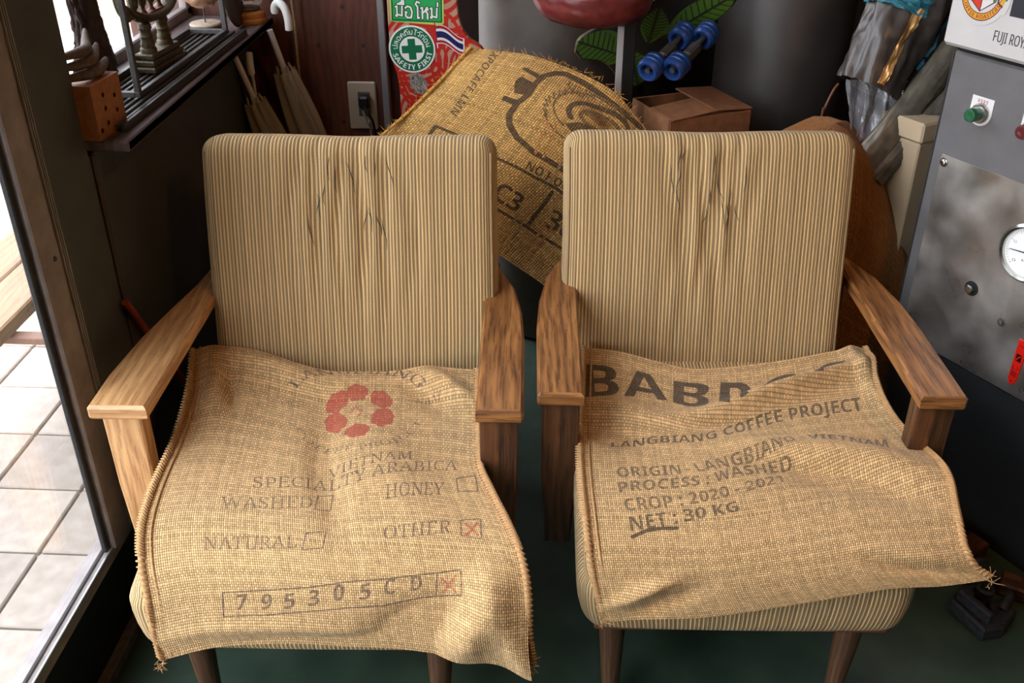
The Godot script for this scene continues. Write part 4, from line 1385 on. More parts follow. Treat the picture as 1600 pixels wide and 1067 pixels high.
func build_shelf() -> void:
	var sh := thing("window_shelf", "weathered brown wooden shelf board under the window", "shelf", Vector3(-0.797, 0.85, -1.95))
	obj("board", one_box(Vector3(0.0, 0.009, 0.0), Vector3(0.200, 0.018, 0.898), 0.003, Basis(), 2), M.shelf, sh)
	obj("front_edge", one_box(Vector3(0.0985, 0.0085, 0.0), Vector3(0.003, 0.0165, 0.892), 0.001, Basis(), 2), wood(srgb(78, 60, 54), srgb(48, 36, 33), 55, 0.55, 24.0, 0.0), sh)

	# slatted duckboard
	var gr := thing("slatted_tray", "black slatted tray lying along the window shelf", "tray", Vector3(-0.778, TOP, -1.88), deg_to_rad(-1.0))
	for k in 9:
		obj("slat", one_box(Vector3(-0.056 + k * 0.0135, 0.0075, 0.0), Vector3(0.0066, 0.007, 0.66), 0.001, Basis(), 2), flat(srgb(58, 55, 52), 0.5), gr)
	for z in [-0.30, 0.0, 0.30]:
		obj("crossbar", one_box(Vector3(0.0, 0.002, z), Vector3(0.125, 0.004, 0.014), 0.001), flat(srgb(26, 25, 24), 0.6), gr)
	for x in [-0.0635, 0.0635]:
		obj("side_bar", one_box(Vector3(x, 0.007, 0.0), Vector3(0.007, 0.014, 0.67), 0.001), flat(srgb(34, 32, 30), 0.5), gr)

	# open square frame standing on the tray
	var fr := thing("display_frame", "gray square-bar metal display frame standing on the slatted tray", "frame", Vector3(-0.785, TOP + 0.014, -1.93), deg_to_rad(-1.5))
	var hw := 0.042
	var hl := 0.235
	for x in [-hw, hw]:
		for y in ([0.005, 0.345] if x > 0.0 else [0.005]):
			obj("rail", one_box(Vector3(x, y, 0.0), Vector3(0.010, 0.010, hl * 2.0 + 0.010), 0.001), M.gray_metal, fr)
	for z in [-hl, hl]:
		for y in [0.005]:
			obj("rail", one_box(Vector3(0.0, y, z), Vector3(hw * 2.0 - 0.010, 0.010, 0.010), 0.001), M.gray_metal, fr)
		obj("post", one_box(Vector3(hw, 0.175, z), Vector3(0.010, 0.330, 0.010), 0.001), M.gray_metal, fr)

	# boat-shaped brass candle holder on two turned pedestals
	var y0 := 0.0122
	var b := thing("candle_holder", "brass boat-shaped candle holder with bird prow on a stepped base inside the frame", "candle holder", Vector3(-0.792, TOP + y0, -1.915), deg_to_rad(-6.0))
	for k in 3:
		obj("base_step", one_box(Vector3(0, 0.006 + k * 0.011, 0), Vector3(0.052 - k * 0.006, 0.0112, 0.140 - k * 0.012), 0.0025), M.brass, b)
	for z in [-0.034, 0.034]:
		obj("pedestal", one_lathe([Vector2(0.0155, 0.033), Vector2(0.0155, 0.040), Vector2(0.0130, 0.043), Vector2(0.0135, 0.050), Vector2(0.0115, 0.054), Vector2(0.0112, 0.060), Vector2(0.0128, 0.063), Vector2(0.0110, 0.066), Vector2(0.0105, 0.074), Vector2(0.0130, 0.078), Vector2(0.0115, 0.086)], 24, Transform3D(Basis(), Vector3(0, 0, z))), M.brass, b)
	var boat := Vector3(0, -0.024, 0)
	var hull := MB.new()
	hull.patch(func(u: float, v: float) -> Array:
		var z := lerpf(0.098, -0.115, u)
		var f := u * 2.0 - 1.0
		var w := 0.021 * pow(maxf(0.0, 1.0 - pow(absf(f), 2.6)), 0.7) + 0.001
		var rise := 0.034 * pow(absf(f), 2.5)
		var a := v * TAU
		var y := 0.121 + rise + sin(a) * 0.013 * (1.0 if sin(a) < 0.0 else 0.45)
		return [Vector3(cos(a) * w, y, z), Vector2(u, v)], 36, 20, func(p: Vector3) -> Vector3: return p - Vector3(0, 0.122, p.z))
	obj("hull", hull, M.brass, b).position = boat
	var deck := MB.new()
	deck.box(Vector3(0, 0.1275, -0.006), Vector3(0.020, 0.002, 0.150), 0.0005)
	obj("deck_inlay", deck, flat(srgb(120, 36, 40), 0.6), b, "dark red inlay").position = boat
	var neck := smooth([Vector3(0, 0.132, 0.088), Vector3(0, 0.150, 0.104), Vector3(0, 0.176, 0.110), Vector3(0, 0.196, 0.103), Vector3(0, 0.208, 0.108), Vector3(0, 0.212, 0.124), Vector3(0, 0.224, 0.140)], 5)
	var rad := []
	for k in neck.size():
		var f := float(k) / (neck.size() - 1)
		rad.append(lerpf(0.0105, 0.0075, f) if f < 0.55 else lerpf(0.0115, 0.002, (f - 0.55) / 0.45))
	obj("bird_prow", one_tube(neck, rad, 12), M.brass, b).position = boat
	var stern := smooth([Vector3(0, 0.132, -0.100), Vector3(0, 0.158, -0.118), Vector3(0, 0.190, -0.122), Vector3(0, 0.215, -0.112)], 5)
	obj("stern_post", one_tube(stern, 0.006, 10), M.brass, b).position = boat
	for k in 5:
		obj("candle_cup", one_lathe([Vector2(0.0085, 0.128), Vector2(0.0045, 0.133), Vector2(0.0042, 0.140), Vector2(0.0080, 0.145), Vector2(0.0095, 0.155), Vector2(0.0088, 0.160), Vector2(0.0115, 0.166), Vector2(0.0095, 0.166), Vector2(0.0070, 0.154), Vector2(0.0, 0.152)], 20, Transform3D(Basis(), Vector3(0, 0, 0.060 - k * 0.032))), M.brass, b).position = boat

	# weathered stump
	var n := fast(91, 1.0, 4)
	var bark := thing("driftwood", "dark weathered driftwood piece standing against the window", "driftwood", Vector3(-0.870, TOP, -1.80))
	var bm := MB.new()
	bm.patch(func(u: float, v: float) -> Array:
		var a := u * TAU
		var w := lerpf(0.054, 0.042, v) + 0.012 * sin(v * 9.0 + 1.0)
		var y := v * 0.34
		var k := 1.0 + 0.40 * n.get_noise_3d(cos(a) * 2.2, v * 5.0, sin(a) * 2.2) + 0.20 * n.get_noise_3d(cos(a) * 6.0, v * 14.0, sin(a) * 6.0)
		return [Vector3(cos(a) * w * 0.42 * k + 0.004 * sin(v * 5.0), y, sin(a) * w * k), Vector2(u, v)], 56, 60, func(p: Vector3) -> Vector3: return Vector3(p.x - 0.0, 0, p.z))
	obj("trunk", bm, mottled(srgb(72, 50, 44), srgb(34, 24, 22), 92, 14.0, 0.8), bark)
	obj("foot", one_lathe([Vector2(0.020, 0.0), Vector2(0.022, 0.004), Vector2(0.014, 0.02), Vector2(0.0, 0.021)], 16), M.black_paint, bark)

	# perforated block with pods on it
	var bl := CSGCombiner3D.new()
	bl.name = "body"
	var box := CSGBox3D.new()
	box.name = "solid"
	box.size = Vector3(0.056, 0.088, 0.092)
	box.position = Vector3(0, 0.044, 0)
	box.material = M.orange_wood
	bl.add_child(box)
	for h in [[0.012, 0.066], [0.012, 0.044], [0.012, 0.020], [-0.022, 0.056], [-0.022, 0.032], [0.035, 0.014]]:
		var c := CSGCylinder3D.new()
		c.name = "bore"
		c.radius = 0.0042
		c.height = 0.04
		c.sides = 16
		c.operation = CSGShape3D.OPERATION_SUBTRACTION
		c.rotation_degrees = Vector3(0, 0, 90)
		c.position = Vector3(0.028, h[1], h[0])
		c.material = flat(srgb(70, 34, 16), 0.9)
		bl.add_child(c, true)
	var ho := thing("perforated_block", "orange-brown wooden block with drilled holes at the near end of the shelf", "block", Vector3(-0.764, TOP, -1.548), deg_to_rad(-5.0))
	bl.material_override = null
	ho.add_child(bl)
	var pod_mat := mottled(srgb(116, 96, 78), srgb(64, 50, 42), 95, 20.0, 0.7)
	var labels := ["lowest of the long gray-brown seed pods piled on the drilled block", "middle long gray-brown seed pod of the pile on the drilled block", "topmost long gray-brown seed pod with a curled tip on the drilled block"]
	for k in 3:
		var path := smooth([Vector3(-0.02, 0, 0.050), Vector3(0.006, 0.002, 0.025), Vector3(0.012, 0.0, -0.01), Vector3(0.004, 0.003, -0.045), Vector3(-0.004, 0.006 + 0.004 * k, -0.068 - 0.008 * k)], 6)
		var r := []
		for i in path.size():
			var f := float(i) / (path.size() - 1)
			r.append(0.0015 + 0.0075 * pow(sin(PI * clampf(f * 0.9 + 0.06, 0.0, 1.0)), 0.7))
		var m := obj("seed_pod", one_tube(path, r, 12), pod_mat)
		m.position = Vector3(-0.764 - 0.006 * k, TOP + 0.0965 + k * 0.0165, -1.548 - 0.004 * k)
		m.rotation.y = deg_to_rad(-8.0 + k * 9.0)
		tag(m, labels[k], "seed pod", "seed pods piled on the block")

	# stone on a wooden stand, with a dark round plate behind
	var st := thing("mineral_stand", "pale brown stone held on a rod above a round wooden stand", "ornament", Vector3(-0.797, TOP + 0.0, -2.215))
	for k in 9:
		var seg := MB.new()
		var a0 := TAU * k / 9.0
		var pts := []
		for i in 7:
			var a := a0 + TAU / 9.0 * (0.03 + 0.94 * i / 6.0)
			pts.append(Vector2(cos(a), sin(a)) * 0.034)
		pts.append(Vector2(cos(a0 + TAU / 18.0), sin(a0 + TAU / 18.0)) * 0.006)
		seg.prism(PackedVector2Array(pts), 0.020, Transform3D(Basis(Vector3.RIGHT, -PI / 2), Vector3(0, 0.0, 0)), 0.0012)
		obj("base_segment", seg, mottled(srgb(150, 108, 76), srgb(92, 62, 44), 96 + k % 3, 16.0, 0.7), st)
	obj("base_top", one_lathe([Vector2(0.034, 0.0201), Vector2(0.035, 0.0235), Vector2(0.033, 0.026)], 28), mottled(srgb(186, 168, 148), srgb(150, 130, 112), 99, 14.0, 0.75), st)
	obj("rod", one_lathe([Vector2(0.0016, 0.026), Vector2(0.0016, 0.062)], 10), M.gray_metal, st)
	var rock := MB.new()
	rock.patch(func(u: float, v: float) -> Array:
		var d := Vector3(cos(u * TAU) * sin(v * PI), -cos(v * PI), sin(u * TAU) * sin(v * PI))
		var k := 1.0 + 0.25 * n.get_noise_3d(d.x * 1.5, d.y * 1.5, d.z * 1.5)
		return [Vector3(0, 0.092, 0) + d * Vector3(0.040, 0.034, 0.034) * k, Vector2(u, v)], 30, 20, func(p: Vector3) -> Vector3: return p - Vector3(0, 0.092, 0))
	obj("stone", rock, mottled(srgb(206, 170, 138), srgb(140, 96, 70), 101, 16.0, 0.6), st)
	var gong := thing("round_plate", "dark brown round plate standing on edge beside the stone", "plate", Vector3(-0.752, TOP + 0.055, -2.285))
	obj("disc", one_lathe([Vector2(0.050, -0.004), Vector2(0.055, 0.0), Vector2(0.052, 0.006), Vector2(0.0, 0.009)], 36, Transform3D(Basis(Vector3.BACK, -PI / 2 + 0.15), Vector3.ZERO)), mottled(srgb(66, 52, 46), srgb(40, 32, 29), 102, 12.0, 0.5), gong)

	# glass jar of beans on a turned wooden foot
	var j := thing("bean_jar", "glass jar of coffee beans on a turned honey-coloured wooden foot", "jar", Vector3(-0.733, TOP, -2.335))
	obj("foot", one_lathe([Vector2(0.036, 0.0), Vector2(0.039, 0.004), Vector2(0.039, 0.010), Vector2(0.035, 0.013), Vector2(0.037, 0.018), Vector2(0.036, 0.024), Vector2(0.026, 0.028)], 36), mottled(srgb(190, 122, 58), srgb(164, 98, 42), 103, 14.0, 0.4), j)
	obj("collar", one_lathe([Vector2(0.024, 0.028), Vector2(0.026, 0.032), Vector2(0.024, 0.036)], 30), M.brass, j)
	var gm := flat(Color(0.96, 0.97, 0.96, 0.10), 0.03)
	gm.transparency = BaseMaterial3D.TRANSPARENCY_ALPHA
	obj("bowl", one_lathe([Vector2(0.022, 0.036), Vector2(0.032, 0.044), Vector2(0.038, 0.060), Vector2(0.038, 0.130), Vector2(0.034, 0.140)], 36), gm, j)
	var beans := MB.new()
	var r2 := RandomNumberGenerator.new()
	r2.seed = 77
	for k in 260:
		var a := r2.randf() * TAU
		var rr := sqrt(r2.randf()) * 0.030
		var yy := r2.randf_range(0.050, 0.105)
		if yy < 0.06:
			rr *= 0.75
		var c := Vector3(cos(a) * rr, yy, sin(a) * rr)
		var d := Vector3(r2.randf_range(-1, 1), r2.randf_range(-1, 1), r2.randf_range(-1, 1)).normalized() * 0.0048
		beans.tube([c - d, c - d * 0.6, c, c + d * 0.6, c + d], [0.0008, 0.003, 0.0036, 0.003, 0.0008], 6, 0.75)
	obj("beans", beans, mottled(srgb(190, 130, 62), srgb(120, 70, 30), 104, 40.0, 0.5), j).set_meta("kind", "stuff")

	umbrella("folded clear umbrella whose white hook handle hangs over the shelf end", Vector3(-0.655, 0.905, -2.315), true)
	umbrella("folded clear umbrella leaning under the shelf left of the hooked one", Vector3(-0.765, 0.80, -2.285), false)
	var grip := thing("umbrella", "white umbrella grip end poking out below the shelf corner", "umbrella", Vector3(-0.738, 0.765, -2.30))
	obj("grip", one_tube([Vector3(-0.004, 0.035, -0.02), Vector3(0, 0.015, -0.005), Vector3(0.004, -0.005, 0.004), Vector3(0.005, -0.012, 0.006)], [0.0085, 0.0085, 0.008, 0.004], 14), M.white_plastic, grip)
	obj("shaft", one_tube([Vector3(-0.004, 0.035, -0.02), Vector3(0.0, -0.76, -0.075)], 0.004, 8), M.white_plastic, grip)
	var cane := obj("cane", one_tube([Vector3(-0.0, 0.0, 0), Vector3(0.015, 0.86, -0.01), Vector3(0.012, 0.95, -0.012)], 0.0035, 8), mottled(srgb(150, 122, 84), srgb(110, 86, 58), 105, 20.0, 0.6))
	cane.position = Vector3(-0.656, 0, -2.37)
	tag(cane, "thin straw-coloured cane standing between the clear umbrella and the wooden wall", "cane")


func umbrella(label: String, at: Vector3, hook: bool) -> void:
	var t := thing("umbrella", label, "umbrella", at, 0.0, "folded clear umbrellas")
	var clear := flat(Color(0.74, 0.69, 0.60, 0.50), 0.35)
	clear.transparency = BaseMaterial3D.TRANSPARENCY_ALPHA
	var top := Vector3(0, 0.0, 0)
	var neck := Vector3(-0.020, -0.125, -0.010)
	if hook:
		obj("handle", one_tube(smooth([Vector3(-0.012, -0.012, 0.002), Vector3(-0.010, 0.004, 0.002), Vector3(0.000, 0.013, 0.006), Vector3(0.014, 0.004, 0.012), Vector3(0.021, -0.018, 0.016), Vector3(0.022, -0.040, 0.018), Vector3(0.022, -0.046, 0.018)], 5), [0.007, 0.0085, 0.009, 0.0092, 0.0092, 0.0092, 0.0092, 0.0092, 0.0092, 0.0092, 0.0092, 0.0092, 0.0092, 0.0092, 0.0092, 0.0092, 0.0092, 0.0092, 0.0092, 0.0092, 0.0092, 0.0092, 0.0092, 0.0092, 0.0092, 0.0092, 0.0092, 0.0092, 0.0092, 0.008, 0.005].slice(0, 31), 14), M.white_plastic, t)
		top = Vector3(-0.030, -0.05, -0.002)
		neck = Vector3(-0.012, -0.135, -0.014)
	else:
		neck = Vector3(0.026, -0.095, -0.012)
	var d := (neck - top).normalized()
	obj("shaft", one_tube([top, neck + d * 0.10], 0.0072, 14), M.white_plastic, t)
	var side := d.cross(Vector3.FORWARD).normalized()
	var other := d.cross(side)
	for k in 8:
		var a := TAU * k / 8.0
		var o := side * cos(a) + other * sin(a)
		obj("rib_tip", one_tube([neck + o * 0.016, neck + o * 0.020 + d * 0.020, neck + o * 0.024 + d * 0.05], [0.0022, 0.0026, 0.0020], 6), mottled(srgb(196, 186, 166), srgb(150, 138, 118), 110, 30.0, 0.5), t)
	var m := MB.new()
	var tip := neck + d * 0.52
	if tip.y + at.y < 0.04:
		tip = neck + d * ((neck.y + at.y - 0.04) / -d.y)
	var len := neck.distance_to(tip)
	m.patch(func(u: float, v: float) -> Array:
		var a := u * TAU
		var r := (0.024 + 0.020 * sin(minf(v * 2.2, 1.0) * PI * 0.5)) * (1.0 - 0.75 * v * v) * (1.0 + 0.16 * sin(a * 8.0 + v * 6.0) + 0.06 * sin(a * 3.0))
		return [neck + d * (0.012 + v * (len - 0.012)) + side * cos(a) * r + other * sin(a) * r, Vector2(u, v)], 64, 24, func(p: Vector3) -> Vector3: return p - neck - d * (p - neck).dot(d))
	obj("canopy", m, clear, t)


# ---------------------------------------------------------------- dark corner behind the chairs
func flat_outline(pts: Array) -> Array:
	var out := []
	for k in smooth(pts, 5):
		out.append(k)
	return out


func build_corner() -> void:
	var o := thing("wall_outlet", "beige wall outlet plate with a black plug on the wooden wall", "outlet", Vector3(-0.497, 0.654, -2.404))
	obj("plate", one_box(Vector3(0, 0, 0.004), Vector3(0.070, 0.120, 0.008), 0.003), flat(srgb(150, 136, 116), 0.5), o)
	obj("socket", one_box(Vector3(0.005, 0.005, 0.0075), Vector3(0.030, 0.062, 0.004), 0.001), flat(srgb(72, 66, 58), 0.5), o)
	var pg := obj("plug", one_box(Vector3(0.008, 0.016, 0.022), Vector3(0.026, 0.030, 0.030), 0.005), M.black_metal, o)
	obj("cord", one_tube(smooth([Vector3(0.010, 0.006, 0.036), Vector3(0.020, -0.012, 0.040), Vector3(0.030, -0.05, 0.03), Vector3(0.034, -0.20, 0.02), Vector3(0.034, -0.62, 0.02)], 6), 0.0033, 8), M.black_metal, pg)
	obj("cord", one_tube(smooth([Vector3(0.002, -0.008, 0.018), Vector3(0.012, -0.040, 0.028), Vector3(0.020, -0.09, 0.02), Vector3(0.020, -0.62, 0.02)], 6), 0.0030, 8), flat(srgb(120, 106, 88), 0.5), pg)

	# red deck with stickers, standing in front of the end of the wall
	var z := -2.372
	var rd := thing("longboard", "red and white patterned longboard deck covered in stickers standing by the metal strip", "longboard", Vector3(-0.33, 0, z))
	var pts := flat_outline([Vector2(-0.10, 0.33), Vector2(-0.072, 0.50), Vector2(-0.066, 0.66), Vector2(-0.069, 0.735), Vector2(-0.083, 0.800), Vector2(-0.084, 0.95), Vector2(-0.078, 1.12), Vector2(-0.03, 1.20), Vector2(0.04, 1.20), Vector2(0.078, 1.10), Vector2(0.078, 0.95), Vector2(0.084, 0.871), Vector2(0.104, 0.832), Vector2(0.138, 0.802), Vector2(0.15, 0.72), Vector2(0.14, 0.50), Vector2(0.06, 0.32), Vector2(0.0, 0.30), Vector2(-0.07, 0.305)])
	var im := fresh(512, 1024, Color(0.72, 0.56, 0.47, 1.0))
	paint_deck(im)
	var dm := flat(Color.WHITE, 0.45)
	dm.albedo_texture = tex(im)
	obj("deck", one_prism(pts, 0.010, Transform3D(), 0.002, Rect2(-0.12, 0.28, 0.28, 0.94)), dm, rd)
	obj("ply_edge", one_prism(pts, 0.004, Transform3D(Basis().scaled(Vector3(1.012, 1.004, 1)), Vector3(0, -0.003, -0.004)), 0.001), flat(srgb(132, 84, 50), 0.6), rd)
	var zf := 0.0101
	var s1 := fresh(512, 512, Color(0.13, 0.66, 0.34, 1.0))
	paint_green_sticker(s1)
	var m1 := flat(Color.WHITE, 0.35)
	m1.albedo_texture = tex(s1)
	var rr := [Vector2(-0.062, -0.052), Vector2(-0.056, -0.057), Vector2(0.058, -0.062), Vector2(0.063, -0.056), Vector2(0.063, 0.052), Vector2(0.057, 0.057), Vector2(-0.057, 0.057), Vector2(-0.063, 0.051)]
	obj("sticker", one_prism(rr, 0.0006, Transform3D(Basis(Vector3.BACK, -0.02), Vector3(-0.015, 0.923, zf)), 0.0001, Rect2(-0.063, -0.060, 0.126, 0.117)), m1, rd, "green and yellow sticker with Thai lettering")
	var s2 := fresh(512, 512, Color(0.93, 0.93, 0.92, 1.0))
	paint_safety(s2)
	var m2 := flat(Color.WHITE, 0.35)
	m2.albedo_texture = tex(s2)
	var circle := []
	for k in 48:
		circle.append(Vector2(cos(TAU * k / 48.0), sin(TAU * k / 48.0)) * 0.0555)
	obj("sticker", one_prism(circle, 0.0006, Transform3D(Basis(Vector3.BACK, 0.06), Vector3(-0.031, 0.804, zf + 0.0008)), 0.0001, Rect2(-0.0555, -0.0555, 0.111, 0.111)), m2, rd, "round green and white safety sticker with a cross")
	var s3 := fresh(256, 256, Color(0.90, 0.90, 0.90, 1.0))
	for b in [[0.0, 0.20, Color(0.66, 0.07, 0.12)], [0.34, 0.68, Color(0.10, 0.11, 0.36)], [0.82, 1.0, Color(0.66, 0.07, 0.12)]]:
		ink_poly(s3, [Vector2(0, b[0]), Vector2(1, b[0]), Vector2(1, b[1]), Vector2(0, b[1])], b[2])
	ink_line(s3, [Vector2(0, 0), Vector2(1, 0), Vector2(1, 1), Vector2(0, 1)], 0.09, Color(0.9, 0.9, 0.9))
	var m3 := flat(Color.WHITE, 0.35)
	m3.albedo_texture = tex(s3)
	# a waving flag: both long edges bend alike
	var fl := MB.new()
	fl.patch(func(u: float, v: float) -> Array:
		var y := 0.861 - 0.026 * u - 0.044 * v * (1.0 - 0.12 * u) + 0.006 * sin(u * 5.5)
		return [Vector3(0.028 + u * 0.066, y, zf + 0.0006), Vector2(u, v)], 16, 6, func(_p: Vector3) -> Vector3: return Vector3.BACK)
	fl.box(Vector3(0.0275, 0.838, zf + 0.0004), Vector3(0.0025, 0.062, 0.0006), 0.0001, Basis(Vector3.BACK, 0.10))
	obj("sticker", fl, m3, rd, "waving flag sticker striped red, white and blue")
	var s4 := fresh(256, 256, Color(0.60, 0.57, 0.53, 1.0))
	for k in 240:
		var p := Vector2(rng.randf(), rng.randf())
		ink_line(s4, [p, p + Vector2(rng.randf_range(-0.03, 0.03), 0.04)], 0.02, Color(0.09, 0.08, 0.08))
	var m4 := flat(Color.WHITE, 0.5)
	m4.albedo_texture = tex(s4)
	var blob := []
	for k in 24:
		blob.append(Vector2(cos(TAU * k / 24.0) * 0.020, sin(TAU * k / 24.0) * 0.028) * (1.0 + 0.12 * sin(k * 2.3)))
	obj("sticker", one_prism(blob, 0.0005, Transform3D(Basis(Vector3.BACK, 0.5), Vector3(-0.020, 0.722, zf)), 0.0001, Rect2(-0.024, -0.03, 0.048, 0.06)), m4, rd, "black and gray mottled oval sticker")

	# big dark drum and gray barrel
	var dr := thing("steel_drum", "large dark gray-brown steel drum behind the stencilled sack", "drum", Vector3(-0.005, 0, -2.585))
	obj("body", one_lathe([Vector2(0.205, 0.0), Vector2(0.215, 0.01), Vector2(0.215, 0.30), Vector2(0.220, 0.31), Vector2(0.215, 0.32), Vector2(0.215, 0.62), Vector2(0.220, 0.63), Vector2(0.215, 0.64), Vector2(0.215, 1.08)], 56), mottled(srgb(84, 72, 60), srgb(56, 47, 40), 121, 2.0, 0.5, 0.1), dr)
	obj("rim", one_lathe([Vector2(0.215, 1.08), Vector2(0.222, 1.085), Vector2(0.222, 1.10), Vector2(0.21, 1.105)], 48), M.gray_metal, dr)
	var ba := thing("steel_barrel", "dull gray steel barrel standing behind the right-hand chair", "barrel", Vector3(0.525, 0, -2.46))
	obj("body", one_lathe([Vector2(0.150, 0.0), Vector2(0.158, 0.01), Vector2(0.158, 1.05), Vector2(0.150, 1.06)], 56), mottled(srgb(60, 53, 47), srgb(44, 38, 34), 122, 2.0, 0.55, 0.05), ba)
	obj("rim", one_lathe([Vector2(0.158, 1.04), Vector2(0.164, 1.045), Vector2(0.164, 1.06), Vector2(0.155, 1.065)], 48), M.gray_metal, ba)

	# leather stool
	var stl := thing("stool", "round dark red leather stool on a black and silver column above the stencilled sack", "stool", Vector3(0.058, 0, -2.20))
	var nz := fast(131, 1.0, 4)
	var seat := MB.new()
	seat.patch(func(u: float, v: float) -> Array:
		var a := u * TAU
		var e := (v - 0.5) * PI
		var r := 0.128 * pow(cos(e), 0.55) if v > 0.001 and v < 0.999 else 0.0
		var y := 0.966 + 0.058 * signf(sin(e)) * pow(absf(sin(e)), 0.9)
		var k := 1.0 + 0.05 * nz.get_noise_3d(cos(a) * 3.0, y * 40.0, sin(a) * 3.0)
		return [Vector3(cos(a) * r * k, y + 0.004 * nz.get_noise_2d(cos(a) * r * 60.0, sin(a) * r * 60.0), sin(a) * r * k), Vector2(u, v)], 60, 30, func(p: Vector3) -> Vector3: return p - Vector3(0, 0.966, 0))
	obj("seat", seat, mottled(srgb(126, 48, 42), srgb(84, 26, 24), 132, 9.0, 0.42), stl)
	obj("column", one_box(Vector3(0.082, 0.465, 0.015), Vector3(0.026, 0.91, 0.026), 0.002), M.black_metal, stl)
	obj("column_strip", one_box(Vector3(0.062, 0.465, 0.022), Vector3(0.014, 0.90, 0.012), 0.001), flat(srgb(190, 190, 192), 0.4, 0.5), stl)
	obj("bracket", one_box(Vector3(0.04, 0.912, 0.0), Vector3(0.12, 0.012, 0.05), 0.002), M.black_metal, stl)
	obj("base_plate", one_box(Vector3(0.045, 0.006, 0.0), Vector3(0.12, 0.012, 0.12), 0.003), M.black_metal, stl)

	# black skateboard with a green leaf pattern, wheels toward the chairs
	var sk := thing("skateboard", "black skateboard with green leaf pattern and four blue wheels leaning on the cardboard box", "skateboard", Vector3(0.16, 0.80, -2.33))
	var dp := flat_outline([Vector2(-0.135, 0.012), Vector2(-0.125, 0.045), Vector2(-0.07, 0.075), Vector2(0.0, 0.105), Vector2(0.07, 0.150), Vector2(0.16, 0.175), Vector2(0.22, 0.165), Vector2(0.215, 0.12), Vector2(0.15, 0.06), Vector2(0.08, -0.01), Vector2(0.02, -0.058), Vector2(-0.02, -0.068), Vector2(-0.045, -0.030), Vector2(-0.075, -0.008), Vector2(-0.12, -0.004)])
	var si := fresh(512, 512, Color(0.03, 0.035, 0.03, 1.0))
	paint_leaves(si)
	var sm := flat(Color.WHITE, 0.4)
	sm.albedo_texture = tex(si)
	obj("deck", one_prism(dp, 0.008, Transform3D(), 0.002, Rect2(-0.14, -0.08, 0.37, 0.265)), sm, sk)
	obj("ply_edge", one_prism(dp, 0.004, Transform3D(Basis().scaled(Vector3(1.02, 1.03, 1)), Vector3(0.0, -0.002, -0.0042)), 0.001), flat(srgb(122, 82, 50), 0.6), sk)
	var blue := mottled(srgb(34, 70, 134), srgb(22, 48, 100), 135, 10.0, 0.35)
	for k in 2:
		var off := Vector3(0.052 * k, 0.002 * k, 0.0)
		var ax := Vector3(-0.30, -0.16, 0.94).normalized()
		var c := Vector3(0.028, 0.030, 0.19) + off
		var far_c := c + Vector3(0.070, 0.042, -0.10)
		var dir := (c - far_c).normalized()
		var tr := obj("truck", one_tube([far_c - dir * 0.015, c + dir * 0.02], 0.006, 10), M.gray_metal, sk)
		obj("hanger", one_box((c + far_c) * 0.5 + Vector3(0, -0.004, 0), Vector3(0.022, 0.026, 0.05), 0.005, Basis.looking_at(dir)), M.gray_metal, tr)
		obj("riser", one_tube([(c + far_c) * 0.5, Vector3(0.11 + off.x, 0.045, 0.006)], [0.010, 0.016], 10), M.gray_metal, tr)
		for w in [c, far_c]:
			var side := dir.cross(Vector3.UP).normalized()
			var xf := Transform3D(Basis(side, dir, side.cross(dir)), w)
			obj("wheel", one_lathe([Vector2(0.010, -0.020), Vector2(0.023, -0.022), Vector2(0.0265, -0.017), Vector2(0.0265, -0.009), Vector2(0.0245, -0.007), Vector2(0.0265, -0.005), Vector2(0.0265, 0.005), Vector2(0.0245, 0.007), Vector2(0.0265, 0.009), Vector2(0.0262, 0.016), Vector2(0.022, 0.0225), Vector2(0.0165, 0.021), Vector2(0.0125, 0.010), Vector2(0.0125, 0.004)], 32, xf), blue, sk, "blue wheel")
			obj("axle_nut", one_lathe([Vector2(0.0055, 0.003), Vector2(0.0055, 0.014), Vector2(0.003, 0.016)], 6, xf), M.black_metal, sk)

	# cardboard box, its flap open
	var cb := thing("cardboard_box", "open brown cardboard box under the skateboard behind the chairs", "box", Vector3(0.285, 0, -2.19), deg_to_rad(24.0))
	var h := 0.735
	obj("side", one_box(Vector3(0, h * 0.5, 0.085), Vector3(0.20, h, 0.005), 0.001), M.cardboard, cb)
	obj("side", one_box(Vector3(0, h * 0.5, -0.085), Vector3(0.20, h, 0.005), 0.001), M.cardboard, cb)
	obj("side", one_box(Vector3(-0.10, h * 0.5, 0), Vector3(0.005, h, 0.17), 0.001), M.cardboard, cb)
	obj("side", one_box(Vector3(0.10, h * 0.5, 0), Vector3(0.005, h, 0.17), 0.001), M.cardboard, cb)
	obj("flap", one_box(Vector3(-0.040, h + 0.004, 0.04), Vector3(0.115, 0.004, 0.10), 0.001, Basis(Vector3.BACK, 0.10)), M.cardboard, cb)
	obj("flap", one_box(Vector3(0.055, h + 0.007, 0.0), Vector3(0.095, 0.004, 0.175), 0.001, Basis(Vector3.BACK, -0.06)), M.cardboard, cb)

	# beige carton beside the machine
	var bc := thing("beige_carton", "small beige lidded carton beside the gray machine", "box", Vector3(0.712, 0, -1.965), deg_to_rad(32.0))
	obj("body", one_box(Vector3(0, 0.375, 0), Vector3(0.10, 0.75, 0.10), 0.003), flat(srgb(168, 146, 116), 0.7), bc)
	obj("lid", one_box(Vector3(0, 0.772, 0), Vector3(0.108, 0.040, 0.108), 0.004), flat(srgb(182, 160, 128), 0.7), bc)
	obj("latch", one_box(Vector3(0.030, 0.66, 0.0515), Vector3(0.010, 0.05, 0.004), 0.001), M.black_metal, bc)

	build_bags()


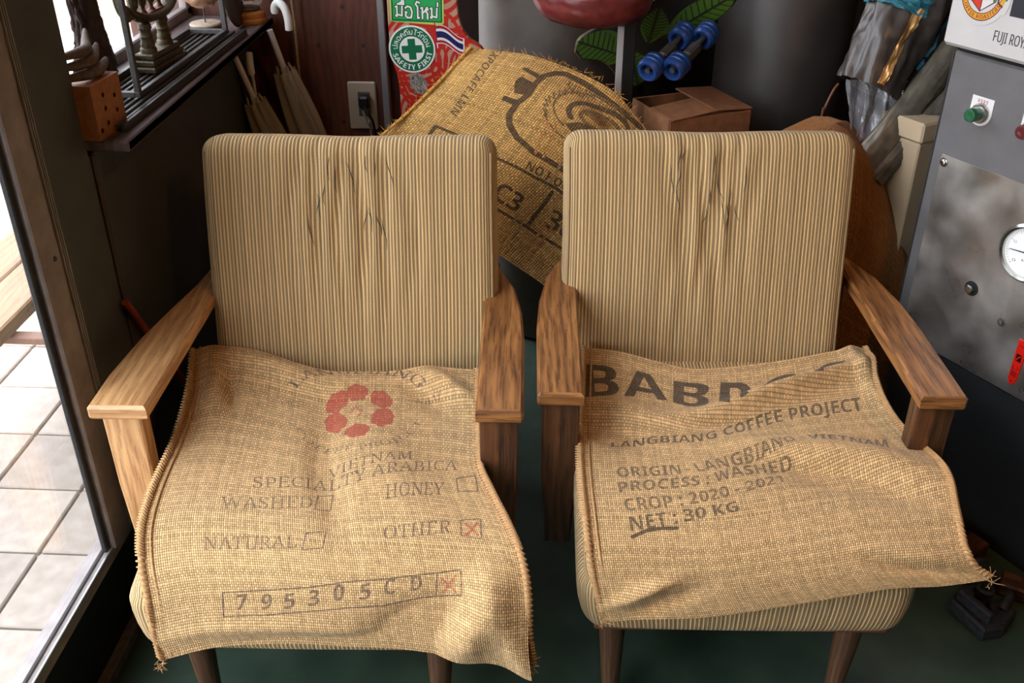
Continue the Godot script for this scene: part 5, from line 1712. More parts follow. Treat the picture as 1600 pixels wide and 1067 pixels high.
# a sheet rolled round an axis: radius rx by rz, from a to b, open like a bag mouth
func sleeve(a: Vector3, b: Vector3, ra: Vector2, rb: Vector2, from: float, to: float, crumple: float, seed_: int, grow := 0.0) -> MB:
	var n := fast(seed_, 1.0, 4)
	var d := (b - a).normalized()
	var side := d.cross(Vector3.BACK).normalized()
	var fr := side.cross(d).normalized()
	var m := MB.new()
	for lay in [0.0, -0.0012]:
		m.patch(func(u: float, v: float) -> Array:
			var t := lerpf(from, to, u) * TAU
			var r := ra.lerp(rb, v) + Vector2(grow + lay, grow + lay)
			var k := 1.0 + crumple * n.get_noise_3d(cos(t) * 2.5, v * 3.0, sin(t) * 2.5)
			return [a.lerp(b, v) + side * cos(t) * r.x * k + fr * sin(t) * r.y * k, Vector2(u, v)], 48, 26, func(p: Vector3) -> Vector3:
				var q := p - a - d * (p - a).dot(d)
				return q if lay == 0.0 else -q)
	return m


func build_bags() -> void:
	var film := mottled(srgb(88, 76, 66), srgb(46, 40, 37), 141, 5.0, 0.34)
	var bag := thing("plastic_bag", "large crumpled gray-brown plastic bag with teal tape beside the barrel", "bag", Vector3(0.69, 0.93, -2.03))
	var a := Vector3(-0.085, -0.098, 0.04)
	var b := Vector3(0.055, 0.20, -0.08)
	obj("film", sleeve(a, b, Vector2(0.062, 0.045), Vector2(0.090, 0.055), 0.0, 1.0, 0.30, 142), film, bag)
	obj("tape", sleeve(a.lerp(b, 0.42), a.lerp(b, 0.52), Vector2(0.075, 0.050), Vector2(0.078, 0.052), 0.22, 0.62, 0.2, 142, 0.006), flat(srgb(38, 104, 116), 0.5), bag, "teal tape")
	obj("tape", sleeve(a.lerp(b, 0.60), a.lerp(b, 0.78), Vector2(0.079, 0.052), Vector2(0.084, 0.053), 0.16, 0.42, 0.2, 142, 0.006), flat(srgb(116, 40, 46), 0.6), bag, "dark red paper strip")
	obj("gold_fold", sleeve(a.lerp(b, 0.02), a.lerp(b, 0.46), Vector2(0.063, 0.046), Vector2(0.074, 0.050), 0.235, 0.27, 0.3, 142, 0.006), flat(srgb(180, 134, 78), 0.3, 0.4), bag, "golden fold")
	obj("tape", sleeve(a.lerp(b, 0.2), a.lerp(b, 0.75), Vector2(0.066, 0.047), Vector2(0.084, 0.053), 0.03, 0.07, 0.2, 142, 0.008), flat(srgb(38, 92, 108), 0.5), bag, "teal tape")

	var clear := flat(Color(0.80, 0.80, 0.82, 0.14), 0.12)
	clear.transparency = BaseMaterial3D.TRANSPARENCY_ALPHA
	var cl := thing("plastic_film", "clear crumpled plastic film hanging from the mouth of the bag", "film", Vector3(0.60, 0.80, -1.985))
	for s in [[-0.016, 0.0, 0.018, -0.125], [0.010, 0.004, 0.022, -0.125], [0.060, 0.006, 0.020, -0.07]]:
		var n := fast(int(s[0] * 1000.0) + 200, 1.0, 3)
		var m := MB.new()
		for lay in [0.0, -0.0006]:
			m.patch(func(u: float, v: float) -> Array:
				var x: float = s[0] + (u - 0.5) * s[2] * (1.0 - 0.3 * v) * 2.0 + 0.010 * sin(v * 4.0 + s[0] * 60.0)
				var z: float = s[1] + 0.010 * sin(u * 7.0 + v * 3.0) + 0.012 * n.get_noise_2d(u * 3.0, v * 5.0) + lay
				return [Vector3(x, 0.052 + v * (s[3] - 0.052), z), Vector2(u, v)], 18, 24, func(_p: Vector3) -> Vector3: return Vector3.BACK if lay == 0.0 else Vector3.FORWARD)
		obj("strip", m, clear, cl)

	var ro := thing("foil_roll", "dull silver rolled sheet slanting down beside the beige carton", "roll", Vector3(0.66, 0.76, -1.95))
	obj("outer", sleeve(Vector3(-0.055, -0.075, 0.02), Vector3(0.105, 0.145, -0.06), Vector2(0.034, 0.020), Vector2(0.030, 0.020), 0.0, 1.0, 0.16, 151), mottled(srgb(134, 124, 106), srgb(82, 76, 66), 152, 6.0, 0.35, 0.4), ro)
	obj("inner", sleeve(Vector3(-0.030, -0.092, 0.03), Vector3(0.110, 0.070, -0.03), Vector2(0.020, 0.014), Vector2(0.020, 0.014), 0.0, 1.0, 0.2, 153), mottled(srgb(120, 110, 94), srgb(58, 54, 48), 154, 6.0, 0.4, 0.3), ro)
	var cloth_m := MB.new()
	var nz := fast(161, 1.0, 3)
	for lay in [0.0, -0.006]:
		cloth_m.patch(func(u: float, v: float) -> Array:
			var x := lerpf(-0.055, 0.055, u)
			var zz := lerpf(-0.05, 0.05, v)
			return [Vector3(x, 0.025 * nz.get_noise_2d(u * 3.0, v * 3.0) + 0.018 * sin(u * 6.0) * v - v * 0.015 + lay, zz), Vector2(u, v)], 20, 18, func(_p: Vector3) -> Vector3: return Vector3.UP if lay == 0.0 else Vector3.DOWN)
	var rc := obj("red_cloth", cloth_m, mottled(srgb(120, 34, 44), srgb(84, 20, 30), 162, 6.0, 0.8))
	rc.position = Vector3(0.66, 0.715, -2.0)
	tag(rc, "crumpled dark red cloth between the brown sack and the beige carton", "cloth")


# strokes of the letters, y up, in a unit box
const THAI := {
	"mo": [[Vector2(0.05, 0.9), Vector2(0.2, 0.95), Vector2(0.2, 0.08), Vector2(0.06, 0.12), Vector2(0.2, 0.25), Vector2(0.75, 0.15), Vector2(0.8, 0.95)]],
	"ue": [[Vector2(-0.8, 1.15), Vector2(-0.4, 1.3), Vector2(-0.1, 1.15), Vector2(-0.8, 1.15)], [Vector2(-0.3, 1.2), Vector2(-0.3, 1.45)], [Vector2(-0.1, 1.15), Vector2(-0.1, 1.45)]],
	"o": [[Vector2(0.25, 0.45), Vector2(0.12, 0.5), Vector2(0.12, 0.15), Vector2(0.3, 0.0), Vector2(0.75, 0.02), Vector2(0.86, 0.5), Vector2(0.7, 0.92), Vector2(0.35, 1.0), Vector2(0.1, 0.85)]],
	"ai": [[Vector2(0.6, 0.05), Vector2(0.42, 0.0), Vector2(0.42, 1.0), Vector2(0.2, 1.2), Vector2(0.35, 1.45), Vector2(0.65, 1.35)]],
	"ho": [[Vector2(0.05, 0.9), Vector2(0.2, 0.95), Vector2(0.2, 0.0)], [Vector2(0.2, 0.45), Vector2(0.5, 0.65), Vector2(0.75, 0.98), Vector2(0.85, 0.8), Vector2(0.65, 0.7)], [Vector2(0.55, 0.68), Vector2(0.8, 0.45), Vector2(0.8, 0.0)]],
	"ek": [[Vector2(-0.2, 1.15), Vector2(-0.2, 1.42)]],
	"po": [[Vector2(0.05, 0.9), Vector2(0.2, 0.95), Vector2(0.2, 0.05), Vector2(0.8, 0.05), Vector2(0.8, 1.35)]],
	"lo": [[Vector2(0.25, 0.1), Vector2(0.1, 0.1), Vector2(0.15, 0.45), Vector2(0.45, 0.58), Vector2(0.8, 0.45)], [Vector2(0.8, 0.0), Vector2(0.8, 0.7), Vector2(0.5, 1.0), Vector2(0.1, 0.82)]],
	"do": [[Vector2(0.35, 0.35), Vector2(0.45, 0.5), Vector2(0.3, 0.55), Vector2(0.15, 0.0), Vector2(0.1, 0.6), Vector2(0.45, 1.0), Vector2(0.85, 0.65), Vector2(0.85, 0.0)]],
	"pho": [[Vector2(0.08, 0.08), Vector2(0.22, 0.0), Vector2(0.22, 0.65), Vector2(0.08, 0.78), Vector2(0.45, 1.0), Vector2(0.85, 0.7), Vector2(0.85, 0.0)]],
	"han": [[Vector2(-0.75, 1.2), Vector2(-0.55, 1.15), Vector2(-0.5, 1.3), Vector2(-0.05, 1.4)]],
	"yo": [[Vector2(0.22, 0.95), Vector2(0.08, 0.8), Vector2(0.32, 0.52), Vector2(0.14, 0.42), Vector2(0.2, 0.05), Vector2(0.8, 0.05), Vector2(0.8, 1.0)]],
	"mai": [[Vector2(0.55, 0.0), Vector2(0.42, 0.05), Vector2(0.42, 1.15), Vector2(0.65, 1.3), Vector2(0.15, 1.45)]],
	"wo": [[Vector2(0.55, 0.05), Vector2(0.75, 0.0), Vector2(0.82, 0.6), Vector2(0.5, 1.0), Vector2(0.1, 0.82)]],
	"tho": [[Vector2(-0.55, 1.2), Vector2(-0.45, 1.3), Vector2(-0.1, 1.42)]],
	"ko": [[Vector2(0.18, 0.0), Vector2(0.18, 0.6), Vector2(0.05, 0.72), Vector2(0.42, 1.0), Vector2(0.85, 0.75), Vector2(0.85, 0.0)]],
	"no": [[Vector2(0.05, 0.92), Vector2(0.2, 0.95), Vector2(0.2, 0.05), Vector2(0.8, 0.3), Vector2(0.9, 0.1), Vector2(0.75, 0.05), Vector2(0.78, 1.0)]],
}


func thai(im: Image, letters: Array, foot: Array, head: Array, width: float, col: Color) -> void:
	var total := 0.0
	for l in letters:
		total += 0.0 if l in ["ue", "ek", "han", "tho"] else (0.7 if l in ["ai", "mai"] else 1.0)
	var at := 0.0
	for l in letters:
		for stroke in THAI[l]:
			var out := []
			for p in stroke:
				var f: float = clampf((at + p.x * 0.92) / total, 0.0, 1.0) * (foot.size() - 1)
				var k := mini(int(f), foot.size() - 2)
				out.append(foot[k].lerp(foot[k + 1], f - k).lerp(head[k].lerp(head[k + 1], f - k), p.y))
			ink_line(im, out, width, col)
		at += 0.0 if l in ["ue", "ek", "han", "tho"] else (0.7 if l in ["ai", "mai"] else 1.0)


func paint_green_sticker(im: Image) -> void:
	var k := Color(0.04, 0.05, 0.03)
	var lemon := Color(0.80, 0.82, 0.38)
	for y in 512:
		for x in 512:
			if x < 14 or x > 498 or y > 494 or y < 14:
				im.set_pixel(x, y, lemon)
	ink_poly(im, [Vector2(0.05, 0.03), Vector2(0.95, 0.03), Vector2(0.95, 0.50), Vector2(0.05, 0.50)], Color(0.74, 0.76, 0.30))
	thai(im, ["do", "o", "yo", "do", "po"], [Vector2(0.10, 0.44), Vector2(0.92, 0.44)], [Vector2(0.10, 0.16), Vector2(0.92, 0.16)], 0.045, k)
	for w in [[0.062, k], [0.034, Color(0.92, 0.93, 0.90)]]:
		thai(im, ["mo", "ue", "o", "ai", "ho", "mo", "ek"], [Vector2(0.10, 0.88), Vector2(0.92, 0.90)], [Vector2(0.10, 0.66), Vector2(0.92, 0.68)], w[0], w[1])
	ink_line(im, [Vector2(0.045, 0.05), Vector2(0.045, 0.93), Vector2(0.955, 0.95), Vector2(0.955, 0.05)], 0.016, k)


func arc_rows(r: float, a0: float, a1: float, n: int) -> Array:
	var out := []
	for k in n + 1:
		var a := lerpf(a0, a1, float(k) / n)
		out.append(Vector2(0.5 + cos(a) * r, 0.5 - sin(a) * r))
	return out


func paint_safety(im: Image) -> void:
	var g := Color(0.03, 0.42, 0.26)
	var w := Color(0.93, 0.93, 0.92)
	ink_poly(im, arc_rows(0.465, 0.0, TAU, 71).slice(0, 71), g)
	ink_poly(im, arc_rows(0.27, 0.0, TAU, 59).slice(0, 59), w)
	ink_poly(im, [Vector2(0.42, 0.28), Vector2(0.58, 0.28), Vector2(0.58, 0.42), Vector2(0.72, 0.42), Vector2(0.72, 0.58), Vector2(0.58, 0.58), Vector2(0.58, 0.72), Vector2(0.42, 0.72), Vector2(0.42, 0.58), Vector2(0.28, 0.58), Vector2(0.28, 0.42), Vector2(0.42, 0.42)], g)
	ink_text(im, F.bold, "SAFETY FIRST", arc_rows(0.435, PI + 0.20, TAU - 0.20, 20), arc_rows(0.325, PI + 0.20, TAU - 0.20, 20), w)
	thai(im, ["po", "lo", "o", "do", "pho", "han", "yo", "mai", "wo", "tho", "ko", "ek", "o", "no"], arc_rows(0.315, PI - 0.05, 0.05, 20), arc_rows(0.395, PI - 0.05, 0.05, 20), 0.016, w)


func paint_deck(im: Image) -> void:
	var red := Color(0.74, 0.13, 0.06)
	for c in [[Vector2(0.30, 0.62), 0.40], [Vector2(0.42, 0.47), 0.35], [Vector2(0.62, 0.25), 0.42], [Vector2(0.75, 0.50), 0.30]]:
		var r := 0.03
		var k := 0
		while r < c[1]:
			var pts := []
			for i in 41:
				var a := TAU * i / 40.0
				var rr := r * (1.0 + 0.10 * sin(a * 3.0 + k * 0.6))
				pts.append(c[0] + Vector2(cos(a) * rr, sin(a) * rr * 0.42))
			for i in range(0, 40, 1):
				if (i + k * 3) % 13 < 11:
					ink_line(im, [pts[i], pts[i + 1]], 0.022, red)
			r += 0.048
			k += 1
	ink_poly(im, [Vector2(0.44, 0.36), Vector2(0.64, 0.36), Vector2(0.60, 0.44), Vector2(0.46, 0.45)], red)


func paint_leaves(im: Image) -> void:
	var lime := Color(0.22, 0.35, 0.06)
	for l in [[Vector2(0.36, 0.70), Vector2(0.00, 0.55), 0.15], [Vector2(0.42, 0.95), Vector2(0.36, 0.62), 0.10], [Vector2(0.55, 0.52), Vector2(0.98, 0.14), 0.11], [Vector2(0.46, 0.58), Vector2(0.52, 0.26), 0.08]]:
		var a: Vector2 = l[0]
		var b: Vector2 = l[1]
		var n := (b - a).orthogonal().normalized()
		var pts := []
		for k in 13:
			pts.append(a.lerp(b, k / 12.0) + n * l[2] * sin(PI * k / 12.0))
		for k in 13:
			pts.append(b.lerp(a, k / 12.0) - n * l[2] * 1.15 * sin(PI * k / 12.0))
		ink_poly(im, pts, lime)
		for k in range(1, 12):
			var p := a.lerp(b, k / 12.0)
			for s in [-1.0, 1.0]:
				ink_line(im, [p, p + (b - a) * 0.10 + n * s * l[2] * 0.95 * sin(PI * k / 12.0)], 0.008, Color(0.05, 0.10, 0.03))
		ink_line(im, [a, b], 0.018, Color(0.05, 0.10, 0.03))


# ---------------------------------------------------------------- small things on the floor
func build_floor_things() -> void:
	# cast iron claws
	var labels := ["black cast-iron clawed bracket nearest the frame edge under the gray machine", "black cast-iron clawed bracket behind the other one at the machine's foot"]
	for k in 2:
		var t := thing("iron_bracket", labels[k], "bracket", [Vector3(0.815, 0.0, -1.395), Vector3(0.80, 0.0, -1.525)][k], [0.5, -0.25][k], "cast-iron brackets on the floor")
		var pts := [Vector2(-0.05, -0.045), Vector2(-0.01, -0.055), Vector2(0.045, -0.035), Vector2(0.05, 0.0), Vector2(0.02, 0.012), Vector2(0.006, -0.012), Vector2(-0.012, -0.012), Vector2(-0.006, 0.022), Vector2(0.03, 0.034), Vector2(0.05, 0.05), Vector2(0.0, 0.058), Vector2(-0.045, 0.04)]
		obj("plate", one_prism(pts, 0.030, Transform3D(Basis(Vector3.RIGHT, -PI / 2 + 0.0), Vector3(0, 0.0, 0)), 0.004), M.iron, t)
		obj("rib", one_box(Vector3(-0.030, 0.042, 0.0), Vector3(0.016, 0.026, 0.075), 0.004), M.iron, t)
		obj("lug", one_lathe([Vector2(0.016, 0.030), Vector2(0.017, 0.044), Vector2(0.010, 0.046), Vector2(0.008, 0.034), Vector2(0.0, 0.033)], 20, Transform3D(Basis(), Vector3(0.022, 0, -0.022 if k == 0 else 0.03))), M.iron, t)
		obj("prong", one_tube([Vector3(0.02, 0.030, 0.022), Vector3(0.045, 0.046, 0.014), Vector3(0.06, 0.040, 0.0)], [0.010, 0.009, 0.006], 10), M.iron, t)
	var wb := obj("wood_block", one_box(Vector3.ZERO, Vector3(0.07, 0.035, 0.05), 0.004, Basis(), 0), M.oak_dark)
	wb.position = Vector3(0.842, 0.0178, -1.565)
	wb.rotation.y = 0.6
	tag(wb, "small dark wooden block on the floor at the machine's foot", "block")
	var wc := obj("wood_block", one_box(Vector3.ZERO, Vector3(0.07, 0.03, 0.045), 0.004, Basis(), 0), M.oak_dark)
	wc.position = Vector3(0.905, 0.0153, -1.46)
	wc.rotation.y = -0.5
	tag(wc, "flat wooden wedge lying on the floor behind the iron brackets", "block")

	var rod := obj("orange_rod", one_tube([Vector3(0, 0, 0), Vector3(0, -0.29, -0.18), Vector3(0.0, -0.572, -0.355)], [0.0065, 0.0065, 0.0065], 10), mottled(srgb(150, 62, 30), srgb(120, 44, 22), 171, 10.0, 0.5))
	rod.position = Vector3(-0.755, 0.58, -1.49)
	tag(rod, "thin orange rod leaning on the dark wall behind the left-hand chair", "rod")
	var cable := obj("brown_cable", one_tube(smooth([Vector3(0, -0.697, 0), Vector3(-0.006, -0.4, 0), Vector3(0, 0.0, 0), Vector3(0.004, 0.04, 0.0), Vector3(0.018, 0.075, -0.01), Vector3(0.03, 0.09, -0.02)], 6), 0.003, 8), flat(srgb(112, 62, 34), 0.5))
	cable.position = Vector3(0.565, 0.70, -2.15)
	tag(cable, "short brown cable curving up from behind the right-hand chair", "cable")


func print_flower_sack(p1: Image) -> void:
	ink_text(p1, F.serif, "LANGBIANG", [Vector2(0.3687,0.0863),Vector2(0.3989,0.0579),Vector2(0.4499,0.0283),Vector2(0.5170,0.0089),Vector2(0.5842,0.0073),Vector2(0.6513,0.0082),Vector2(0.7184,0.0197),Vector2(0.7676,0.0390),Vector2(0.7966,0.0620)], [Vector2(0.3365,0.0816),Vector2(0.3690,0.0472),Vector2(0.4250,0.0094),Vector2(0.5021,-0.0205),Vector2(0.5845,-0.0263),Vector2(0.6663,-0.0209),Vector2(0.7427,-0.0017),Vector2(0.7963,0.0238),Vector2(0.8274,0.0509)], INK, 0.20)
	ink_text(p1, F.serif, "COFFEE PROJECT", [Vector2(0.3775,0.2245),Vector2(0.4096,0.2551),Vector2(0.4779,0.2810),Vector2(0.5633,0.2984),Vector2(0.6464,0.2984),Vector2(0.7296,0.2712),Vector2(0.7857,0.2270),Vector2(0.8180,0.1754)], [Vector2(0.4028,0.2129),Vector2(0.4319,0.2388),Vector2(0.4942,0.2581),Vector2(0.5678,0.2689),Vector2(0.6365,0.2700),Vector2(0.7077,0.2521),Vector2(0.7590,0.2163),Vector2(0.7898,0.1716)], INK, 0.35)
	ink_text(p1, F.serif, "VIET", [Vector2(0.3215,0.1600),Vector2(0.3904,0.1403)], [Vector2(0.3206,0.1401),Vector2(0.3901,0.1201)], INK, 0.47)
	ink_text(p1, F.serif, "NAM", [Vector2(0.7859,0.1093),Vector2(0.8699,0.1024)], [Vector2(0.7879,0.0898),Vector2(0.8721,0.0832)], INK, 0.35)
	ink_text(p1, F.serif, "VIETNAM", [Vector2(0.5073,0.3709),Vector2(0.6437,0.3471),Vector2(0.7796,0.3183)], [Vector2(0.5090,0.3355),Vector2(0.6482,0.3126),Vector2(0.7845,0.2861)], INK, 0.27)
	ink_text(p1, F.serif, "SPECIALTY ARABICA", [Vector2(0.2876,0.4552),Vector2(0.4271,0.4319),Vector2(0.5987,0.4065),Vector2(0.7598,0.3692),Vector2(0.9186,0.3364)], [Vector2(0.2842,0.4156),Vector2(0.4274,0.3899),Vector2(0.6043,0.3638),Vector2(0.7699,0.3279),Vector2(0.9301,0.2964)], INK, 0.27)
	ink_text(p1, F.serif, "WASHED", [Vector2(0.2068,0.5387),Vector2(0.3385,0.5250),Vector2(0.4597,0.5028)], [Vector2(0.2032,0.4965),Vector2(0.3381,0.4803),Vector2(0.4627,0.4559)], INK, 0.33)
	ink_text(p1, F.serif, "HONEY", [Vector2(0.6697,0.4745),Vector2(0.8447,0.4433)], [Vector2(0.6801,0.4245),Vector2(0.8607,0.3945)], INK, 0.23)
	ink_text(p1, F.serif, "NATURAL", [Vector2(0.1637,0.6793),Vector2(0.2997,0.6733),Vector2(0.4086,0.6590)], [Vector2(0.1681,0.6373),Vector2(0.3052,0.6290),Vector2(0.4149,0.6128)], INK, 0.30)
	ink_text(p1, F.serif, "OTHER", [Vector2(0.6430,0.6128),Vector2(0.8283,0.5787)], [Vector2(0.6515,0.5675),Vector2(0.8412,0.5336)], INK, 0.28)
	ink_line(p1, [Vector2(0.4668,0.5043),Vector2(0.4778,0.4440),Vector2(0.5210,0.4371),Vector2(0.5102,0.4972),Vector2(0.4668,0.5043)], 0.0042, INK, 0.25)
	ink_line(p1, [Vector2(0.8927,0.4221),Vector2(0.9032,0.3712),Vector2(0.9717,0.3474),Vector2(0.9570,0.4077),Vector2(0.8927,0.4221)], 0.0046, INK, 0.25)
	ink_line(p1, [Vector2(0.4231,0.6641),Vector2(0.4395,0.6028),Vector2(0.4935,0.5873),Vector2(0.4782,0.6512),Vector2(0.4231,0.6641)], 0.0039, INK, 0.25)
	ink_line(p1, [Vector2(0.8541,0.5859),Vector2(0.8664,0.5315),Vector2(0.9261,0.5159),Vector2(0.9067,0.5882),Vector2(0.8541,0.5859)], 0.0040, INK, 0.25)
	ink_line(p1, [Vector2(0.8776,0.5419),Vector2(0.9008,0.5778)], 0.0073, RED, 0.30)
	ink_line(p1, [Vector2(0.9121,0.5322),Vector2(0.8681,0.5845)], 0.0076, RED, 0.30)
	ink_line(p1, [Vector2(0.1966,0.8142),Vector2(0.3171,0.8045),Vector2(0.4197,0.7887),Vector2(0.5230,0.7618),Vector2(0.6243,0.7487),Vector2(0.7275,0.7228),Vector2(0.8304,0.6995)], 0.0044, INK, 0.18)
	ink_line(p1, [Vector2(0.1903,0.8910),Vector2(0.3082,0.8863),Vector2(0.4120,0.8682),Vector2(0.5152,0.8460),Vector2(0.6167,0.8371),Vector2(0.7201,0.8032),Vector2(0.8241,0.7825)], 0.0044, INK, 0.18)
	ink_line(p1, [Vector2(0.1966,0.8142),Vector2(0.1903,0.8910)], 0.0044, INK, 0.10)
	ink_line(p1, [Vector2(0.8304,0.6995),Vector2(0.8241,0.7825)], 0.0044, INK, 0.30)
	ink_line(p1, [Vector2(0.7666,0.7171),Vector2(0.7560,0.7970)], 0.0044, INK, 0.25)
	ink_text(p1, F.bold, "7", [Vector2(0.2253,0.8705),Vector2(0.2546,0.8666)], [Vector2(0.2328,0.8210),Vector2(0.2619,0.8168)], INK, 0.25)
	ink_text(p1, F.bold, "9", [Vector2(0.2916,0.8689),Vector2(0.3210,0.8640)], [Vector2(0.2987,0.8183),Vector2(0.3279,0.8129)], INK, 0.25)
	ink_text(p1, F.bold, "5", [Vector2(0.3531,0.8651),Vector2(0.3824,0.8592)], [Vector2(0.3598,0.8135),Vector2(0.3891,0.8072)], INK, 0.25)
	ink_text(p1, F.bold, "3", [Vector2(0.4188,0.8496),Vector2(0.4481,0.8423)], [Vector2(0.4254,0.7971),Vector2(0.4547,0.7897)], INK, 0.25)
	ink_text(p1, F.bold, "0", [Vector2(0.4865,0.8253),Vector2(0.5155,0.8189)], [Vector2(0.4934,0.7726),Vector2(0.5225,0.7664)], INK, 0.25)
	ink_text(p1, F.bold, "5", [Vector2(0.5557,0.8196),Vector2(0.5845,0.8140)], [Vector2(0.5623,0.7673),Vector2(0.5912,0.7618)], INK, 0.25)
	ink_text(p1, F.bold, "C", [Vector2(0.6208,0.8008),Vector2(0.6500,0.7936)], [Vector2(0.6276,0.7484),Vector2(0.6568,0.7414)], INK, 0.25)
	ink_text(p1, F.bold, "D", [Vector2(0.6914,0.7823),Vector2(0.7207,0.7744)], [Vector2(0.6982,0.7304),Vector2(0.7275,0.7228)], INK, 0.25)
	ink_line(p1, [Vector2(0.7769,0.7295),Vector2(0.8112,0.7749)], 0.0067, RED, 0.35)
	ink_line(p1, [Vector2(0.8145,0.7204),Vector2(0.7757,0.7799)], 0.0067, RED, 0.35)
	ink_poly(p1, [Vector2(0.5519,0.0875),Vector2(0.5574,0.0916),Vector2(0.5514,0.0979),Vector2(0.5516,0.1118),Vector2(0.5489,0.1225),Vector2(0.5349,0.1259),Vector2(0.5283,0.1322),Vector2(0.5209,0.1420),Vector2(0.5043,0.1442),Vector2(0.4966,0.1393),Vector2(0.4904,0.1389),Vector2(0.4782,0.1392),Vector2(0.4764,0.1288),Vector2(0.4768,0.1167),Vector2(0.4728,0.1121),Vector2(0.4805,0.1042),Vector2(0.4895,0.0898),Vector2(0.4928,0.0811),Vector2(0.5070,0.0795),Vector2(0.5204,0.0753),Vector2(0.5253,0.0695),Vector2(0.5386,0.0723),Vector2(0.5490,0.0810),Vector2(0.5487,0.0848)], RED, 0.16)
	ink_poly(p1, [Vector2(0.6217,0.0819),Vector2(0.6233,0.0858),Vector2(0.6135,0.0900),Vector2(0.6104,0.1005),Vector2(0.6051,0.1066),Vector2(0.5895,0.1042),Vector2(0.5823,0.1044),Vector2(0.5751,0.1079),Vector2(0.5599,0.1035),Vector2(0.5549,0.0935),Vector2(0.5520,0.0891),Vector2(0.5433,0.0862),Vector2(0.5460,0.0751),Vector2(0.5510,0.0641),Vector2(0.5506,0.0617),Vector2(0.5614,0.0586),Vector2(0.5729,0.0502),Vector2(0.5772,0.0475),Vector2(0.5910,0.0531),Vector2(0.6032,0.0556),Vector2(0.6059,0.0551),Vector2(0.6160,0.0625),Vector2(0.6227,0.0742),Vector2(0.6185,0.0791)], RED, 0.16)
	ink_poly(p1, [Vector2(0.7026,0.1264),Vector2(0.7004,0.1290),Vector2(0.6874,0.1305),Vector2(0.6817,0.1372),Vector2(0.6746,0.1386),Vector2(0.6582,0.1309),Vector2(0.6513,0.1257),Vector2(0.6454,0.1241),Vector2(0.6325,0.1151),Vector2(0.6307,0.1015),Vector2(0.6314,0.0947),Vector2(0.6267,0.0906),Vector2(0.6335,0.0801),Vector2(0.6421,0.0713),Vector2(0.6447,0.0720),Vector2(0.6577,0.0734),Vector2(0.6704,0.0704),Vector2(0.6748,0.0730),Vector2(0.6877,0.0840),Vector2(0.6979,0.0915),Vector2(0.6978,0.0949),Vector2(0.7045,0.1053),Vector2(0.7074,0.1186),Vector2(0.6994,0.1236)], RED, 0.16)
	ink_poly(p1, [Vector2(0.5542,0.1937),Vector2(0.5526,0.1980),Vector2(0.5404,0.2018),Vector2(0.5355,0.2107),Vector2(0.5287,0.2142),Vector2(0.5121,0.2090),Vector2(0.5046,0.2055),Vector2(0.4983,0.2052),Vector2(0.4847,0.1978),Vector2(0.4812,0.1841),Vector2(0.4807,0.1766),Vector2(0.4753,0.1720),Vector2(0.4805,0.1592),Vector2(0.4878,0.1476),Vector2(0.4902,0.1464),Vector2(0.5030,0.1446),Vector2(0.5153,0.1387),Vector2(0.5202,0.1397),Vector2(0.5340,0.1490),Vector2(0.5451,0.1555),Vector2(0.5458,0.1590),Vector2(0.5536,0.1698),Vector2(0.5580,0.1842),Vector2(0.5509,0.1909)], RED, 0.16)
	ink_poly(p1, [Vector2(0.6369,0.2207),Vector2(0.6385,0.2234),Vector2(0.6287,0.2269),Vector2(0.6255,0.2366),Vector2(0.6195,0.2423),Vector2(0.6028,0.2398),Vector2(0.5943,0.2400),Vector2(0.5862,0.2438),Vector2(0.5700,0.2401),Vector2(0.5633,0.2308),Vector2(0.5593,0.2274),Vector2(0.5504,0.2255),Vector2(0.5520,0.2154),Vector2(0.5564,0.2054),Vector2(0.5566,0.2039),Vector2(0.5680,0.2014),Vector2(0.5799,0.1934),Vector2(0.5855,0.1908),Vector2(0.6009,0.1962),Vector2(0.6143,0.1982),Vector2(0.6181,0.1969),Vector2(0.6293,0.2034),Vector2(0.6372,0.2140),Vector2(0.6337,0.2180)], RED, 0.16)
	ink_poly(p1, [Vector2(0.7122,0.1582),Vector2(0.7173,0.1635),Vector2(0.7111,0.1703),Vector2(0.7110,0.1842),Vector2(0.7079,0.1944),Vector2(0.6940,0.1965),Vector2(0.6872,0.2012),Vector2(0.6797,0.2089),Vector2(0.6634,0.2081),Vector2(0.6560,0.2007),Vector2(0.6500,0.1979),Vector2(0.6380,0.1951),Vector2(0.6367,0.1832),Vector2(0.6376,0.1701),Vector2(0.6339,0.1646),Vector2(0.6418,0.1577),Vector2(0.6510,0.1449),Vector2(0.6543,0.1376),Vector2(0.6684,0.1389),Vector2(0.6816,0.1375),Vector2(0.6863,0.1339),Vector2(0.6993,0.1394),Vector2(0.7095,0.1502),Vector2(0.7090,0.1554)], RED, 0.16)
	ink_line(p1, [Vector2(0.5634,0.1470),Vector2(0.5795,0.1287),Vector2(0.6028,0.1467),Vector2(0.5911,0.1650)], 0.0087, RED, 0.45)


